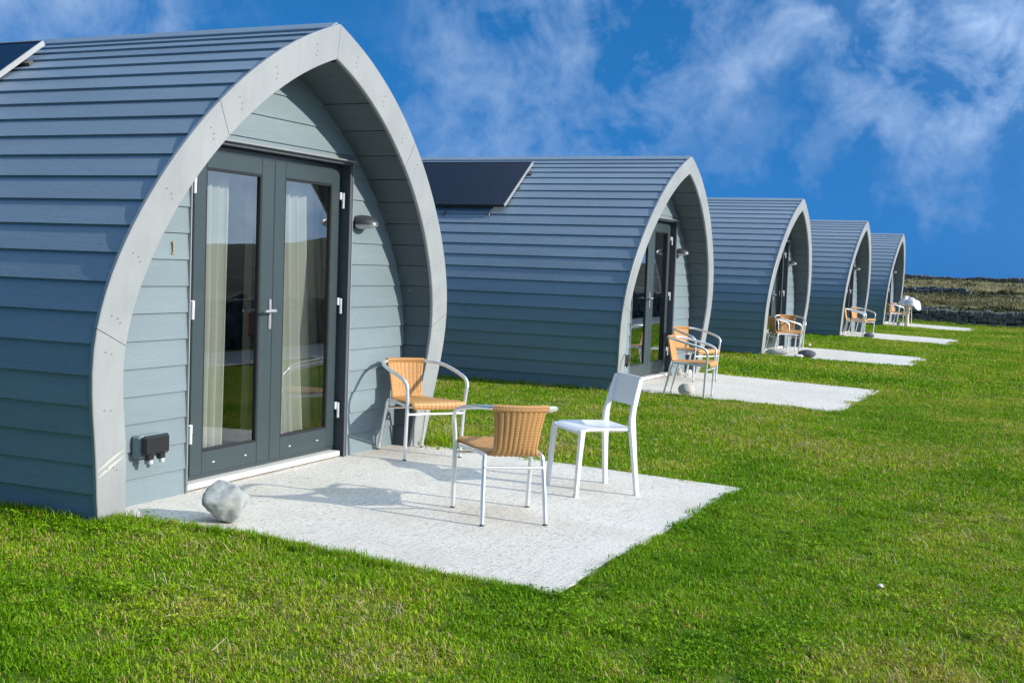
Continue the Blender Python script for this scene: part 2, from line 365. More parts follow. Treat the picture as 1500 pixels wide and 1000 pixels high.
# ------------------------------------------------------------------ pod profile
PO=[-0.026295329221651103,0.30502256365031066,-1.4660439600163704,3.707373977126077,-5.139869336652876,3.5814681814912563,-1.1380365352795019,0.3095687139246388,1.7494803836418718]
PI_=[-0.07238811724533813,0.785434823268511,-3.5130420081113125,8.266513991668257,-10.764729626303248,7.301182395276959,-2.285377559313779,0.39671205951890703,1.53918268668636]
HO,HI=2.868,2.654; TAN=.095; LEN=6.6; GX=-.16
def w_out(z):
    if z<0: return float(np.polyval(PO,0))+z*.18
    return max(0.,float(np.polyval(PO,z)))
def w_in(z):
    if z<0: return float(np.polyval(PI_,0))+z*.15
    if z>HI: return 0.
    return max(0.,float(np.polyval(PI_,z)))
class Curve:
    def __init__(s,w,H,z0=-.10,off=0):
        zs=np.concatenate([np.linspace(z0,H-.35,260),np.linspace(H-.35,H,240)[1:]]); ps=[np.array([w(z),z]) for z in zs]; ps[-1]=np.array([0,H])
        ps=np.array(ps)
        if off:
            tt=np.gradient(ps,axis=0); tt/=np.linalg.norm(tt,axis=1)[:,None]; nn=np.stack([tt[:,1],-tt[:,0]],1); ps=ps+nn*off
            k=np.argmax(ps[:,0]<0) if (ps[:,0]<0).any() else len(ps)
            if k<len(ps):
                a,b_=ps[k-1],ps[k]; u=a[0]/(a[0]-b_[0]); ps=np.vstack([ps[:k],a+(b_-a)*u])
        s.p=ps; d=np.r_[0,np.cumsum(np.linalg.norm(np.diff(ps,axis=0),axis=1))]; s.s0=float(np.interp(0,ps[:,1],d)); s.d=d-s.s0; s.L=float(s.d[-1])
    def at(s,a): return np.array([np.interp(a,s.d,s.p[:,0]),np.interp(a,s.d,s.p[:,1])])
    def nrm(s,a):
        t=s.at(min(a+.02,s.L))-s.at(a-.02); t/=np.linalg.norm(t)+1e-9; return np.array([t[1],-t[0]])
def set_tone(o,vals):
    at=o.data.attributes.new('tone','FLOAT','FACE'); at.data.foreach_set('value',vals)

pod=empty('camping_pod',(0,0,0),0,'nearest blue-grey timber pod, gold number 1 beside its glass doors','camping pod','arched camping pods in a row')
# siding : lapped boards round the barrel
cv=Curve(w_out,HO,-.10,-.022); b=MB(); tones=[]
edges=[-.10,.0]+[.163+.1585*k for k in range(0,30)]; edges=[e for e in edges if e<cv.L-.06]+[cv.L]; edges.remove(.0)
for side in(-1,1):
    for k in range(len(edges)-1):
        a0,a1=edges[k],edges[k+1]; last=k==len(edges)-2
        if k>0: a0-=.0
        q0=cv.at(a0);q1=cv.at(min(a1+.02,cv.L)); n0=cv.nrm(a0);n1=cv.nrm(a1-.03)
        o0=q0+n0*.0185; i0=q0+n0*.002; o1=q1+n1*.004
        if last: o1=cv.at(cv.L)+np.array([0,.012])
        if o1[0]<0: o1[0]=0
        cuts=[-LEN]; x=-LEN+random.uniform(.8,3.2)
        while x<-.5:
            cuts.append(x); x+=random.choice((3.0,3.6,2.4))
        cuts.append(None)
        for j in range(len(cuts)-1):
            xa=cuts[j]+(.0012 if j else 0); xb=cuts[j+1]
            tone=random.random()
            def X(z): return (TAN*z-.022) if xb is None else xb-.0012
            dv=random.uniform(-.0012,.0012)
            A=lambda p,x:(x,side*p[0],p[1])
            vs=[A(o0,xa),A(o0,X(o0[1])),A(o1,X(o1[1])),A(o1,xa),A(i0,xa),A(i0,X(i0[1]))]
            fs=[(0,1,2,3),(4,5,1,0),(0,3,4),(1,5,2)]
            if side>0: fs=[tuple(reversed(f)) for f in fs]
            b.add(vs,fs); tones+=[tone]*4
sid=b.build('siding',M['siding'],pod); set_tone(sid,tones)
# ridge cap
b=MB(); zt=HO-.006
for s_ in(-1,1):
    pA=cv.at(cv.L-.085)
    vs=[(-LEN,0,zt+.02),(TAN*zt-.03,0,zt+.02),(TAN*pA[1]-.03,s_*pA[0],pA[1]+.020),(-LEN,s_*pA[0],pA[1]+.020)]
    vs+=[(x,y,z-.012) for x,y,z in vs]
    f=[(0,1,2,3),(2,6,7,3),(1,5,6,2),(0,3,7,4)]
    b.add(vs,f if s_<0 else [tuple(reversed(q)) for q in f])
b.build('ridge_cap',M['siding'],pod)
# gable wall : lapped boards, clipped to the barrel and the door opening
DY0,DY1,DZ=-.866,.864,2.085
ge=[-.10]+[.003+.1525*k for k in range(1,17)]+[HI-.01]
b=MB(); tones=[]
def seg(b,ya0,yb0,ya1,yb1,z0,z1,tone):
    n=4; pr=.0; 
    rows=[]
    for k in range(n+1):
        u=k/n; z=z0+(z1-z0)*u; xa=GX-.0115*u
        rows.append((z,xa))
    for k in range(n):
        (za,xa),(zb,xb)=rows[k],rows[k+1]
        u0,u1=k/n,(k+1)/n
        A=lambda f,z:f(z)
        b.add([(xa,ya0(za),za),(xa,yb0(za),za),(xb,yb0(zb),zb),(xb,ya0(zb),zb)],[(0,1,2,3)]); tones.append(tone)
    b.add([(GX-.0135,ya0(z0),z0),(GX-.0135,yb0(z0),z0),(GX,yb0(z0),z0),(GX,ya0(z0),z0)],[(0,1,2,3)]); tones.append(tone)
    for f in(ya0,yb0):
        b.add([(GX,f(z0),z0),(GX-.0115,f(z1),z1),(GX-.014,f(z1),z1),(GX-.014,f(z0),z0)],[(0,1,2,3)]); tones.append(tone)
wi=lambda z:w_in(z)+.02
for k in range(len(ge)-1):
    z0,z1=ge[k],ge[k+1]
    parts=[]
    if z1<=DZ+.001: parts=[(z0,z1,1)]
    elif z0>=DZ: parts=[(z0,z1,0)]
    else: parts=[(z0,DZ,1),(DZ,z1,0)]
    for za,zb,dr in parts:
        tone=random.random()
        if dr:
            seg(b,lambda z:-wi(z),lambda z:DY0,None,None,za,zb,tone); seg(b,lambda z:DY1,lambda z:wi(z),None,None,za,zb,random.random())
        else: seg(b,lambda z:-wi(z),lambda z:wi(z),None,None,za,zb,tone)
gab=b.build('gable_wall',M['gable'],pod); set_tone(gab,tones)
# lining of the porch recess : lapped boards inside the arch
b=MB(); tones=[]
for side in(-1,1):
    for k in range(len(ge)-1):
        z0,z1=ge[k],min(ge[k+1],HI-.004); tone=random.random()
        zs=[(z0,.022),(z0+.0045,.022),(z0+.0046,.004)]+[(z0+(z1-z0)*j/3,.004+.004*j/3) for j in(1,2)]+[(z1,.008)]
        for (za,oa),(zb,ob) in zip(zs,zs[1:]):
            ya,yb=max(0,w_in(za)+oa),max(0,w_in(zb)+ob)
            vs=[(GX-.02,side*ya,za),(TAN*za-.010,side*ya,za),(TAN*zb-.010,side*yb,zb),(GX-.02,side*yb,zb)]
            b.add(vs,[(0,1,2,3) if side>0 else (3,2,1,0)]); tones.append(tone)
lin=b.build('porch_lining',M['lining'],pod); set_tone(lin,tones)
# arch fascia : six pressed pieces with fine seams
co=Curve(w_out,HO); ci=Curve(w_in,HI)
def pair(u):   # u 0..1 up the arch
    z=None
    so=co.d[0]+(co.L-co.d[0])*u; si=ci.d[0]+(ci.L-ci.d[0])*u
    return co.at(so),ci.at(si)
def u_of(zo):
    us=np.linspace(0,1,800); zz=[pair(u)[0][1] for u in us]; return float(np.interp(zo,zz,us))
b=MB(); g=.0005
U=[0,u_of(1.02),u_of(2.25),1.0]
for side in(-1,1):
    for k in range(3):
        ua=U[k]+(g if k else 0); ub=U[k+1]-(g if k<2 else 0); n=(10,16,16)[k]; rows=[]
        dx=0
        for j in range(n+1):
            o,i=pair(ua+(ub-ua)*j/n)
            eo=(0.0012 if (k==2 and j==n) else 0)
            o=np.array([max(o[0],eo),o[1]]); i=np.array([max(i[0],eo),i[1]])
            mid=lambda p,q,f:p+(q-p)*f
            P=lambda p,d:(TAN*p[1]+d+dx,side*p[0],p[1])
            o2=mid(o,i,.02); i2=mid(o,i,.98)
            rows.append([P(o,-.024),P(o,-.004),P(o2,0),P(i2,0),P(i,-.004),P(i,-.024)])
        m=6; vs=[p for r in rows for p in r]
        fs=[(a*m+c,a*m+c+1,(a+1)*m+c+1,(a+1)*m+c) for a in range(n) for c in range(5)]+[(0,1,2,3,4,5),tuple(n*m+c for c in range(5,-1,-1))]
        if side>0: fs=[tuple(reversed(f)) for f in fs]
        b.add(vs,fs)
fas=b.build('arch_fascia',M['arch'],pod)
screws=[]
for side in(-1,1):
    for zc in(.30,.62,.93,1.12,1.45,1.80,2.16,2.36,2.58,2.78):
        u=u_of(zc)
        for f,du in((.35,.0),(.55,.002),(.66,-.0015)):
            if zc in(.62,.93) and f==.66: continue
            o,i=pair(u+du); p=o+(i-o)*f
            Mx=Matrix.Translation((TAN*p[1]+.0015,side*p[0],p[1]))@Matrix.Rotation(R(90)-math.atan(TAN),4,'Y')
            b=MB(); b.lathe([(.0,.0018),(.003,.0014),(.0042,.0)],8,Mx); screws.append(b.build('screw',M['screw'],fas))
# scuff scrape on the foot of the left side (only the nearest pod)
b=MB()
for z0,sw in((.280,.045),(.245,.075)):
    pts=[]
    for k in range(13):
        u=k/12; z=z0+.075*u+.02*u*u; w0=w_out(z)-.012; w1=w_in(z)+.02; y=-(w0+(w1-w0)*u); pts.append((y,z))
    for k in range(12):
        (ya,za),(yb,zb)=pts[k],pts[k+1]; t0=.019*math.sin(math.pi*(k/12*.9+.1))+.002; t1=.019*math.sin(math.pi*((k+1)/12*.9+.1))+.002
        X=lambda z:TAN*z+.0012
        b.quad((X(za),ya,za),(X(zb),yb,zb),(X(zb+t1),yb,zb+t1),(X(za+t0),ya,za+t0))
scuff=b.build('scuff_mark',M['scuff'],fas)
# interior
b=MB(); rows=[]
for x in(GX-.13,-LEN+.05):
    rows.append([(x,-(w_in(z)-.03),z) for z in np.linspace(0,HI-.1,24)]+[(x,w_in(z)-.03,z) for z in np.linspace(HI-.1,0,24)])
b.grid(rows); b.build('interior_lining',M['inside'],pod)
b=MB(); b.box(-LEN+.04,GX-.125,-1.52,1.52,-.08,.035); b.build('floor',M['infloor'],pod)
b=MB(); zz=list(np.linspace(-.1,HO-.02,30))
b.add([(-LEN+.02,-w_out(z)+.03,z) for z in zz]+[(-LEN+.02,w_out(z)-.03,z) for z in reversed(zz)],[tuple(range(60))]); b.build('rear_wall',M['gable'],pod)
# door surround: reveals, head, drip cap, bright edge trims, sill
b=MB(); XD=-.235
b.box(XD-.05,GX+.004,DY1-.008,DY1+.004,0.0,DZ); b.box(XD-.05,GX+.004,DY0-.004,DY0+.008,0.0,DZ); b.box(XD-.05,GX+.002,DY0+.008,DY1-.008,DZ-.014,DZ)
b.box(GX+.0005,GX+.007,DY1-.030,DY1-.0085,.0,DZ-.02)
b.build('door_surround',M['jamb'],pod)
b=MB(); b.box(GX-.01,GX+.010,DY1+.004,DY1+.0095,.0,DZ+.004); b.box(GX-.01,GX+.010,DY0-.0095,DY0-.004,.0,DZ+.004)
b.box(GX-.012,GX+.035,DY0-.02,DY1+.012,DZ+.006,DZ+.016,.003)
b.build('door_trim',M['trim'],pod)
b=MB(); b.box(XD-.03,GX-.003,DY0+.01,DY1-.06,.016,.052,.004); b.build('door_sill',M['sill'],pod)
# fixed frame
b=MB(); FX0,FX1=XD-.06,XD-.004
fy0,fy1,fz0,fz1=DY0+.012,DY1-.012,.053,DZ-.018
b.box(FX0,FX1,fy0,fy0+.099,fz0,fz1,.004); b.box(FX0,FX1,fy1-.045,fy1,fz0,fz1,.004); b.box(FX0,FX1,fy0+.099,fy1-.045,fz1-.04,fz1,.004); b.box(FX0,FX1,fy0+.099,fy1-.045,fz0,fz0+.03,.004)
b.build('door_frame',M['doorframe'],pod)
drains=[]
def leaf(y0,y1,g0,g1,hside,handle):
    x0,x1=XD-.058,XD+.010; z0,z1=fz0+.028,fz1-.036; G0,G1=.215,1.925
    b=MB(); b.box(x0,x1,y0,g0,z0,z1,.005); b.box(x0,x1,g1,y1,z0,z1,.005); b.box(x0,x1-.0008,g0,g1,z0,G0,.005); b.box(x0,x1-.0008,g0,g1,G1,z1,.005)
    d=b.build('door',M['doorframe'],pod)
    b=MB(); w=.012
    b.box(x0+.01,x1-.004,g0,g0+w,G0,G1); b.box(x0+.01,x1-.004,g1-w,g1,G0,G1); b.box(x0+.01,x1-.004,g0+w,g1-w,G0,G0+w); b.box(x0+.01,x1-.004,g0+w,g1-w,G1-w,G1)
    b.build('gasket',M['gasket'],d)
    b=MB(); xg=x1-.018; b.quad((xg,g0+.004,G0+.004),(xg,g1-.004,G0+.004),(xg,g1-.004,G1-.004),(xg,g0+.004,G1-.004)); b.build('glass_pane',M['glass'],d)
    b=MB()
    for yy in(g0+.10,g1-.13):
        b=MB(); b.box(x1,x1+.003,yy,yy+.022,.140,.147); drains.append(b.build('drain_cap',M['hinge'],d))
    for z in(.345,1.086,1.828):
        b=MB(); yk=y1+.022 if hside>0 else y0-.022
        b.box(x1,x1+.013,yk-.03 if hside>0 else yk-.006,yk+.006 if hside>0 else yk+.03,z-.002,z+.05,.003)
        b.tube([(x1+.018,yk,z-.062),(x1+.018,yk,z+.046)],.012,12); b.build('hinge',M['hinge'],d)
    if handle:
        hy=y1-.030
        b=MB(); b.box(x1,x1+.010,hy-.013,hy+.013,.94,1.135,.008); b.tube([(x1+.008,hy,1.06),(x1+.05,hy,1.06)],.011,12)
        b.tube(smooth_path([(x1+.046,hy+.004,1.06),(x1+.052,hy-.03,1.061),(x1+.052,hy-.115,1.058)],4),[.011,.0105,.010,.010,.0095,.0095,.009,.009,.0085],10)
        b.tube([(x0+.002,hy,1.06),(x0-.045,hy,1.06)],.010,10); b.tube([(x0-.045,hy,1.06),(x0-.048,hy-.12,1.058)],.009,10)
        b.tube([(x1+.009,hy,.985),(x1+.0125,hy,.985)],.008,12)
        b.build('handle',M['chrome'],d)
    return d
leaf(fy0+.095,.0375,-.648,-.098,-1,True)
leaf(.0405,fy1-.042,.158,.718,1,False)
# wall lamp beside the door
b=MB(); ly,lz=.985,1.672
Mx=Matrix.Translation((GX,ly,lz))
def dome(b,ax,ay,az,x0,v0,v1,off=(0,0,0)):
    rows=[]
    for i in range(11):
        a=v0+(v1-v0)*i/10
        rows.append([(GX+x0+off[0]+ax*math.sin(th)*max(0,math.cos(0)),ly+off[1]+ay*math.cos(th)*math.cos(a),lz+off[2]+az*math.sin(a)*(.25+.75*math.sin(th)) ) for th in np.linspace(.02,math.pi-.02,18)])
    b.grid(rows)
# hood: half ellipsoid leaning forward
rows=[]
for i in range(9):
    a=R(90)*i/8
    rows.append([(GX+.015+.135*math.cos(a)*math.sin(th),ly+.092*math.cos(a)**.6*math.cos(th)-.0,lz-.012+.070*math.sin(a)) for th in np.linspace(0,math.pi,20)])
b.grid(rows)
b.box(GX-.004,GX+.022,ly-.075,ly+.075,lz-.045,lz+.05,.01)
lamp=b.build('wall_lamp',M['lampshade'],pod)
b=MB(); rows=[]
for i in range(9):
    a=R(90)*i/8
    rows.append([(GX+.015+.128*math.cos(a)*math.sin(th),ly+.086*math.cos(a)**.6*math.cos(th),lz-.010-.034*math.sin(a)) for th in np.linspace(0,math.pi,20)])
b.grid(rows); b.build('lamp_lens',M['lens'],lamp)
# outdoor socket
b=MB(); b.box(GX-.004,GX+.062,-1.335,-1.125,.275,.40,.012); sk=b.build('socket_box',M['boxgrey'],pod)
b=MB(); b.box(GX+.063,GX+.098,-1.335,-1.125,.290,.402,.014); b.box(GX+.063,GX+.094,-1.305,-1.255,.262,.30,.006); b.box(GX+.063,GX+.094,-1.21,-1.16,.262,.30,.006); b.build('socket_cover',M['boxblack'],sk)
for yy in(-1.275,-1.18):
    b=MB(); b.tube([(GX+.08,yy,.264),(GX+.083,yy,.242)],[.017,.014],12); b.build('socket_plug',M['plug'],sk)
# gold house number
b=MB(); ny=-1.02; x0,x1=GX-.004,GX+.006
b.box(x0,x1,ny-.0045,ny+.0045,1.412,1.478); b.box(x0,x1-.0005,ny-.013,ny+.013,1.404,1.4118)
b.add([(x,y,z) for x in(x0,x1-.001) for y,z in((ny-.014,1.463),(ny-.005,1.467),(ny-.0046,1.478))],[(0,2,1),(3,4,5),(0,1,4,3),(1,2,5,4),(2,0,3,5)])
num=b.build('house_number',M['brass'],pod)
# solar panel on the side of the roof
b=MB(); A=Vector((0,-.47,2.768)); B=Vector((0,-1.30,2.165)); dv=(B-A); Lp=dv.length; du=dv.normalized(); nn=Vector((0,du.z,-du.y)); nn=nn if nn.z>0 else -nn
xa,xb=-3.40,-1.72
def pp(x,s,h): q=A+du*s+nn*h; return (x,q.y,q.z)
def pbox(b,x0,x1,s0,s1,h0,h1): 
    b.add([pp(x,s,h) for x in(x0,x1) for s in(s0,s1) for h in(h0,h1)],[(0,1,3,2),(4,6,7,5),(0,4,5,1),(2,3,7,6),(0,2,6,4),(1,5,7,3)])
fw=.012
b.add([pp(xa+fw,fw,.0),pp(xb-fw,fw,0),pp(xb-fw,Lp-fw,0),pp(xa+fw,Lp-fw,0)],[(0,1,2,3)])
sol=b.build('solar_panel',M['cells'],pod,uv=[(0,1),(1,1),(1,0),(0,0)])
b=MB(); pbox(b,xa,xa+fw,0,Lp,-.030,.003); pbox(b,xa+fw,xb-fw,0,fw,-.030,.003); pbox(b,xa+fw,xb-fw,Lp-fw,Lp,-.030,.003)
b.build('panel_frame',M['panelframe'],sol)
b=MB(); pbox(b,xb-fw,xb,0,Lp,-.030,.003); b.build('panel_sunlit_edge',M['trim'],sol)  # sun-facing bar of the same frame, sunlight put in as a paler colour
b=MB(); pbox(b,xa+fw,xb-fw,fw,Lp-fw,-.012,-.004); pbox(b,xa+.03,xb+.03,.55,.59,-.075,-.037); pbox(b,xa+.03,xb+.05,.20,.24,-.075,-.037); b.build('panel_rail',M['bracket'],sol)
for x in(-3.15,-2.55,-1.92):
    b=MB(); q=A+du*(Lp-.05)-nn*.03
    yb=q.y-.01; zr=2.04
    b.tube(smooth_path([(x,q.y,q.z),(x+.005,q.y+.03,q.z-.07),(x,yb-.055,zr+.02),(x+.0,yb-.075,zr-.02)],4),.010,8); b.build('bracket',M['bracket'],sol)

pods=[pod]; only_first=tuple([num,scuff]+screws+drains)
for i in range(1,5):
    c=copy_tree(pod,None,only_first); c.location=PODS[i]
    c['label']=['','second pod from the camera, dark solar panel fully in view on its roof','middle pod of the row of five, dark round stone by its chairs','fourth pod of the row, between the middle one and the farthest','farthest blue-grey pod, beside the white-topped pedestal table'][i]
    pods.append(c)

# ------------------------------------------------------------------ curtains and what hangs inside
def curtain(loc,y0,y1,y0b,y1b,folds,amp,label,z0=.10,z1=2.02,seed=0,hang=.0):
    b=MB(); rows=[]; n=folds*10
    for j in range(22):
        v=j/21; z=z1+(z0-z1)*v; a=y0+(y0b-y0)*v**1.3; c=y1+(y1b-y1)*v**1.3
        rows.append([(amp*(.6+.4*v)*math.sin(2*math.pi*folds*u+.8*math.sin(3*u+seed)+.5*v)+.008*mnoise.noise((u*4,v*3,seed)), a+(c-a)*u+.006*math.sin(4*math.pi*folds*u), z+hang*u) for u in np.linspace(0,1,n)])
    b.grid(rows); o=b.build('curtain',M['curtain']); o.location=loc; tag(o,label,'curtain','curtains behind the glass doors')
    o.modifiers.new('cloth','SOLIDIFY').thickness=.002
    return o
curtain((-.42,0,0),-.62,-.17,-.62,-.20,6,.032,'narrow cream curtain hanging in folds behind the left door leaf of the nearest pod',seed=1)
curtain((-.43,0,0),.03,.83,.0,1.02,8,.036,'wide cream curtain spread behind the right door leaf of the nearest pod',seed=4)
px,py,pz=PODS[1]
cu=curtain((px-.43,py,pz),.40,.80,.68,.86,5,.03,'dim curtain drawn aside behind the second pod\'s glass doors',seed=7)
nb=empty('notice_frame',(-.40,.07,.885),0,'small red frame with pale card seen through the left door glass','notice frame')
b=MB(); b.box(-.008,.008,-.035,-.026,0,.15); b.box(-.008,.008,.026,.035,0,.15); b.box(-.008,.008,-.026,.026,0,.02); b.box(-.008,.008,-.026,.026,.12,.15); b.build('frame',M['red'],nb)
b=MB(); b.box(-.004,.003,-.026,.026,.02,.12); b.build('card',M['card'],nb)

# ------------------------------------------------------------------ rattan armchair
def rattan_panel(path,widths,rib=.031,bow=None,th=.016):
    """closed woven sheet following path (x,z); returns MB, uv"""
    P=smooth_path([(p[0],0,p[1]) for p in path],5); n=len(P); W=np.interp(np.linspace(0,1,n),np.linspace(0,1,len(widths)),widths)
    BW=np.interp(np.linspace(0,1,n),np.linspace(0,1,len(bow)),bow) if bow else np.zeros(n)
    d=[0]
    for i in range(1,n): d.append(d[-1]+(P[i]-P[i-1]).length)
    N=[]
    for i in range(n):
        tt=(P[min(i+1,n-1)]-P[max(i-1,0)]).normalized(); N.append(Vector((-tt.z,0,tt.x)))
    m=73; b=MB(); uv=[]; tops=[];bots=[]
    for i in range(n):
        r1=[];r2=[]
        for k in range(m):
            u=k/(m-1)*2-1; wm=W.mean(); uu=u*wm/2
            h=th*(.5)+.0055*abs(math.sin(math.pi*uu/rib)); e=(1-abs(u)**14)**.5 if abs(u)<1 else 0
            c=P[i]+Vector((-BW[i]*(1-u*u),u*W[i]/2,0))
            r1.append(c+N[i]*h*e); r2.append(c-N[i]*h*e); uv.append((uu,d[i]))
        tops.append(r1);bots.append(r2)
    b.grid(tops); uv2=uv[:]
    b.grid(bots); nf=(n-1)*(m-1)
    b.f[nf:]=[tuple(reversed(f)) for f in b.f[nf:]]
    for r in(0,n-1):
        ring=tops[r]+list(reversed(bots[r])); b.add(ring,[tuple(range(len(ring)))],True); uv2+=[(0,0)]*0
    uvs=uv+uv+[(k*.005,d[-1]) for k in range(4*m)]
    return b,uvs
def make_chair():
    r=empty('rattan_armchair',(0,0,0),0,'tan woven armchair','armchair','tan rattan armchairs on the patios')
    b,uv=rattan_panel([(.262,.372),(.268,.392),(.248,.410),(.10,.404),(-.08,.392),(-.165,.394)],[.425,.44,.445,.41,.35,.31],bow=[0,0,0,0,0,.0]); s=b.build('seat',M['rattan'],r,uv)
    b,uv=rattan_panel([(-.148,.388),(-.180,.394),(-.200,.43),(-.224,.54),(-.246,.655)],[.315,.285,.262,.275,.315],bow=[0,.006,.016,.026,.034]); bk=b.build('backrest',M['rattan'],r,uv)
    pts=[(-.246-.034*(1-(k/12*2-1)**2),(k/12*2-1)*.160,.662) for k in range(13)]
    b=MB(); b.tube(pts,.0205,14); uvs=[((i%14)*.004,(i//14)*.035) for i in range(len(b.v))]; b.build('top_roll',M['rattan'],bk,uvs)
    arm=[(.235,.248,.505),(.228,.254,.545),(.175,.262,.582),(.04,.270,.615),(-.10,.258,.643),(-.19,.215,.658),(-.248,.150,.662)]
    for s_ in(1,-1):
        b=MB(); b.tube(smooth_path([(x,y*s_,z) for x,y,z in arm],5),.0135,12); b.build('armrest',M['alu'],r)
        b=MB(); b.tube(smooth_path([(.222,.232*s_,.006),(.226,.236*s_,.28),(.232,.238*s_,.40),(.235,.248*s_,.506)],4),.0135,12); l=b.build('leg',M['alu'],r)
        b=MB(); b.tube([(.222,.232*s_,.0),(.222,.232*s_,.010)],.0142,12); b.build('foot_cap',M['foot'],l)
        b=MB(); b.tube(smooth_path([(-.255,.186*s_,.006),(-.215,.180*s_,.20),(-.178,.172*s_,.36),(-.150,.166*s_,.382),(.0,.185*s_,.384),(.20,.216*s_,.380)],4),.0130,12); l=b.build('leg',M['alu'],r)
        b=MB(); b.tube([(-.2565,.1862*s_,.0),(-.2545,.186*s_,.010)],.0138,12); b.build('foot_cap',M['foot'],l)
    b=MB(); b.tube([(.229,-.236,.330),(.229,.236,.330)],.009,10); b.build('stretcher',M['alu'],r)
    b=MB(); b.tube([(-.197,-.176,.318),(-.197,.176,.318)],.009,10); b.build('stretcher',M['alu'],r)
    return r
ch0=make_chair(); ch_used=False
def place_chair(px,py,lx,ly,ang,label):
    global ch_used
    o=ch0 if not ch_used else copy_tree(ch0); ch_used=True
    x,y=px+lx,py+ly
    o.location=(x,y,0); o.rotation_euler=(0,0,R(ang)); o['label']=label
    return o
def on_patio(o,i):
    px,py,pz=PODS[i]; x=o.location.x-px; o.location.z=pz+.006-.03*max(0,x)
    # lean with the fall of the slab
    q=Matrix.Rotation(math.atan(.03),4,'Y')@Matrix.Rotation(o.rotation_euler.z,4,'Z'); o.rotation_euler=q.to_euler()
CH=[(0,.19,1.30,-31,'tan woven armchair by the nearest pod\'s wall, facing outward'),
    (0,1.57,-.19,131.7,'tan woven armchair in the middle of the nearest slab, its back to the camera'),
    (1,.75,-1.36,4,'tan woven armchair on the second slab, beside the pale round stone'),
    (1,.21,.60,-24,'tan woven armchair on the second slab, farther back by the pod\'s wall'),
    (2,.20,-1.05,38,'tan woven armchair partly hidden by the middle pod\'s arch'),
    (2,.10,-.05,-68,'tan woven armchair at the middle pod facing the camera'),
    (3,.21,-1.0,4,'tan woven armchair at the fourth pod, nearest to its arch foot'),
    (3,.17,.35,-20,'tan woven armchair at the fourth pod, on the far side of its pair'),
    (4,.17,-1.0,40,'tan woven armchair at the farthest pod, shaded back toward the camera'),
    (4,.25,-.10,-14,'tan woven armchair between the farthest pod\'s arch and the pedestal table')]
for i,lx,ly,a,lab in CH: on_patio(place_chair(PODS[i][0],PODS[i][1],lx,ly,a,lab),i)

# white stacking chair
wc=empty('white_chair',(1.70,.90,0),R(-130.7),'plain white armless chair at the far edge of the nearest slab','chair'); on_patio(wc,0)
b=MB()
def slab_surface(fn,nu,nv,th):
    top=[[fn(u/(nu-1),v/(nv-1)) for u in range(nu)] for v in range(nv)]
    b=MB(); b.grid(top); bot=[[Vector(p)-Vector(th) for p in r] for r in top]; k=len(b.f); b.grid(bot); b.f[k:]=[tuple(reversed(f)) for f in b.f[k:]]
    ring=top[0]+[r[-1] for r in top[1:]]+list(reversed(top[-1]))[1:]+[r[0] for r in reversed(top)][1:-1]
    rb=[Vector(p)-Vector(th) for p in ring]; n=len(ring); b.add(list(ring)+rb,[(k,n+k,n+(k+1)%n,(k+1)%n) for k in range(n)]); return b
def seatf(u,v):
    x=-.195+.40*u; yy=(v*2-1); w=.178+.014*u-.02*max(0,(u-.85)/.15)**2
    z=.438-.014*math.sin(math.pi*min(1,u*1.05))*(1-yy*yy)-.022*max(0,(u-.8)/.2)**2
    return (x,yy*w,z)
slab_surface(seatf,17,17,(0,0,.016)).build('seat',M['whiteplastic'],wc)
def backf(u,v):
    yy=(u*2-1); z=.575+.190*v; x=-.207-.036*v-.014*(1-yy*yy)
    w=.170-.004*v-(.012*max(0,(v-.9)/.1)**2); return (x,yy*w,z)
bb=slab_surface(backf,17,9,(.014,0,0)); bb.f=[tuple(reversed(f)) for f in bb.f]; bb.build('backrest',M['whiteplastic'],wc)
def ribleg(path,sy,wx,wy):
    """rectangular tapered leg along path"""
    P=[Vector((x,y*sy,z)) for x,y,z in path]; m=len(P); b=MB(); vs=[]
    for i,p in enumerate(P):
        a,c=wx[i]/2,wy[i]/2; k=.72
        for dx,dy in((-a,-c*k),(-a*k,-c),(a*k,-c),(a,-c*k),(a,c*k),(a*k,c),(-a*k,c),(-a,c*k)): vs.append(p+Vector((dx,dy,0)))
    n=8; b.add(vs,[(i*n+k,i*n+(k+1)%n,(i+1)*n+(k+1)%n,(i+1)*n+k) for i in range(m-1) for k in range(n)]); b.add(vs[:n],[tuple(range(n-1,-1,-1))]); b.add(vs[-n:],[tuple(range(n))])
    return b
for sy in(1,-1):
    ribleg([(.205,.200,0),(.196,.196,.22),(.186,.190,.39),(.180,.184,.426)],sy,[.026,.030,.036,.040],[.030,.032,.034,.034]).build('leg',M['whiteplastic'],wc)
    ribleg([(-.235,.210,0),(-.210,.195,.22),(-.188,.180,.42),(-.186,.172,.50),(-.198,.165,.58),(-.214,.160,.66),(-.234,.156,.755)],sy,[.028,.034,.044,.040,.034,.030,.018],[.028,.030,.034,.030,.026,.022,.016]).build('leg',M['whiteplastic'],wc)
    ribleg([(-.185,.174,.418),(-.05,.176,.416),(.178,.184,.418)],sy,[.02,.02,.02],[.024,.02,.024]).build('side_rail',M['whiteplastic'],wc)
b=MB()

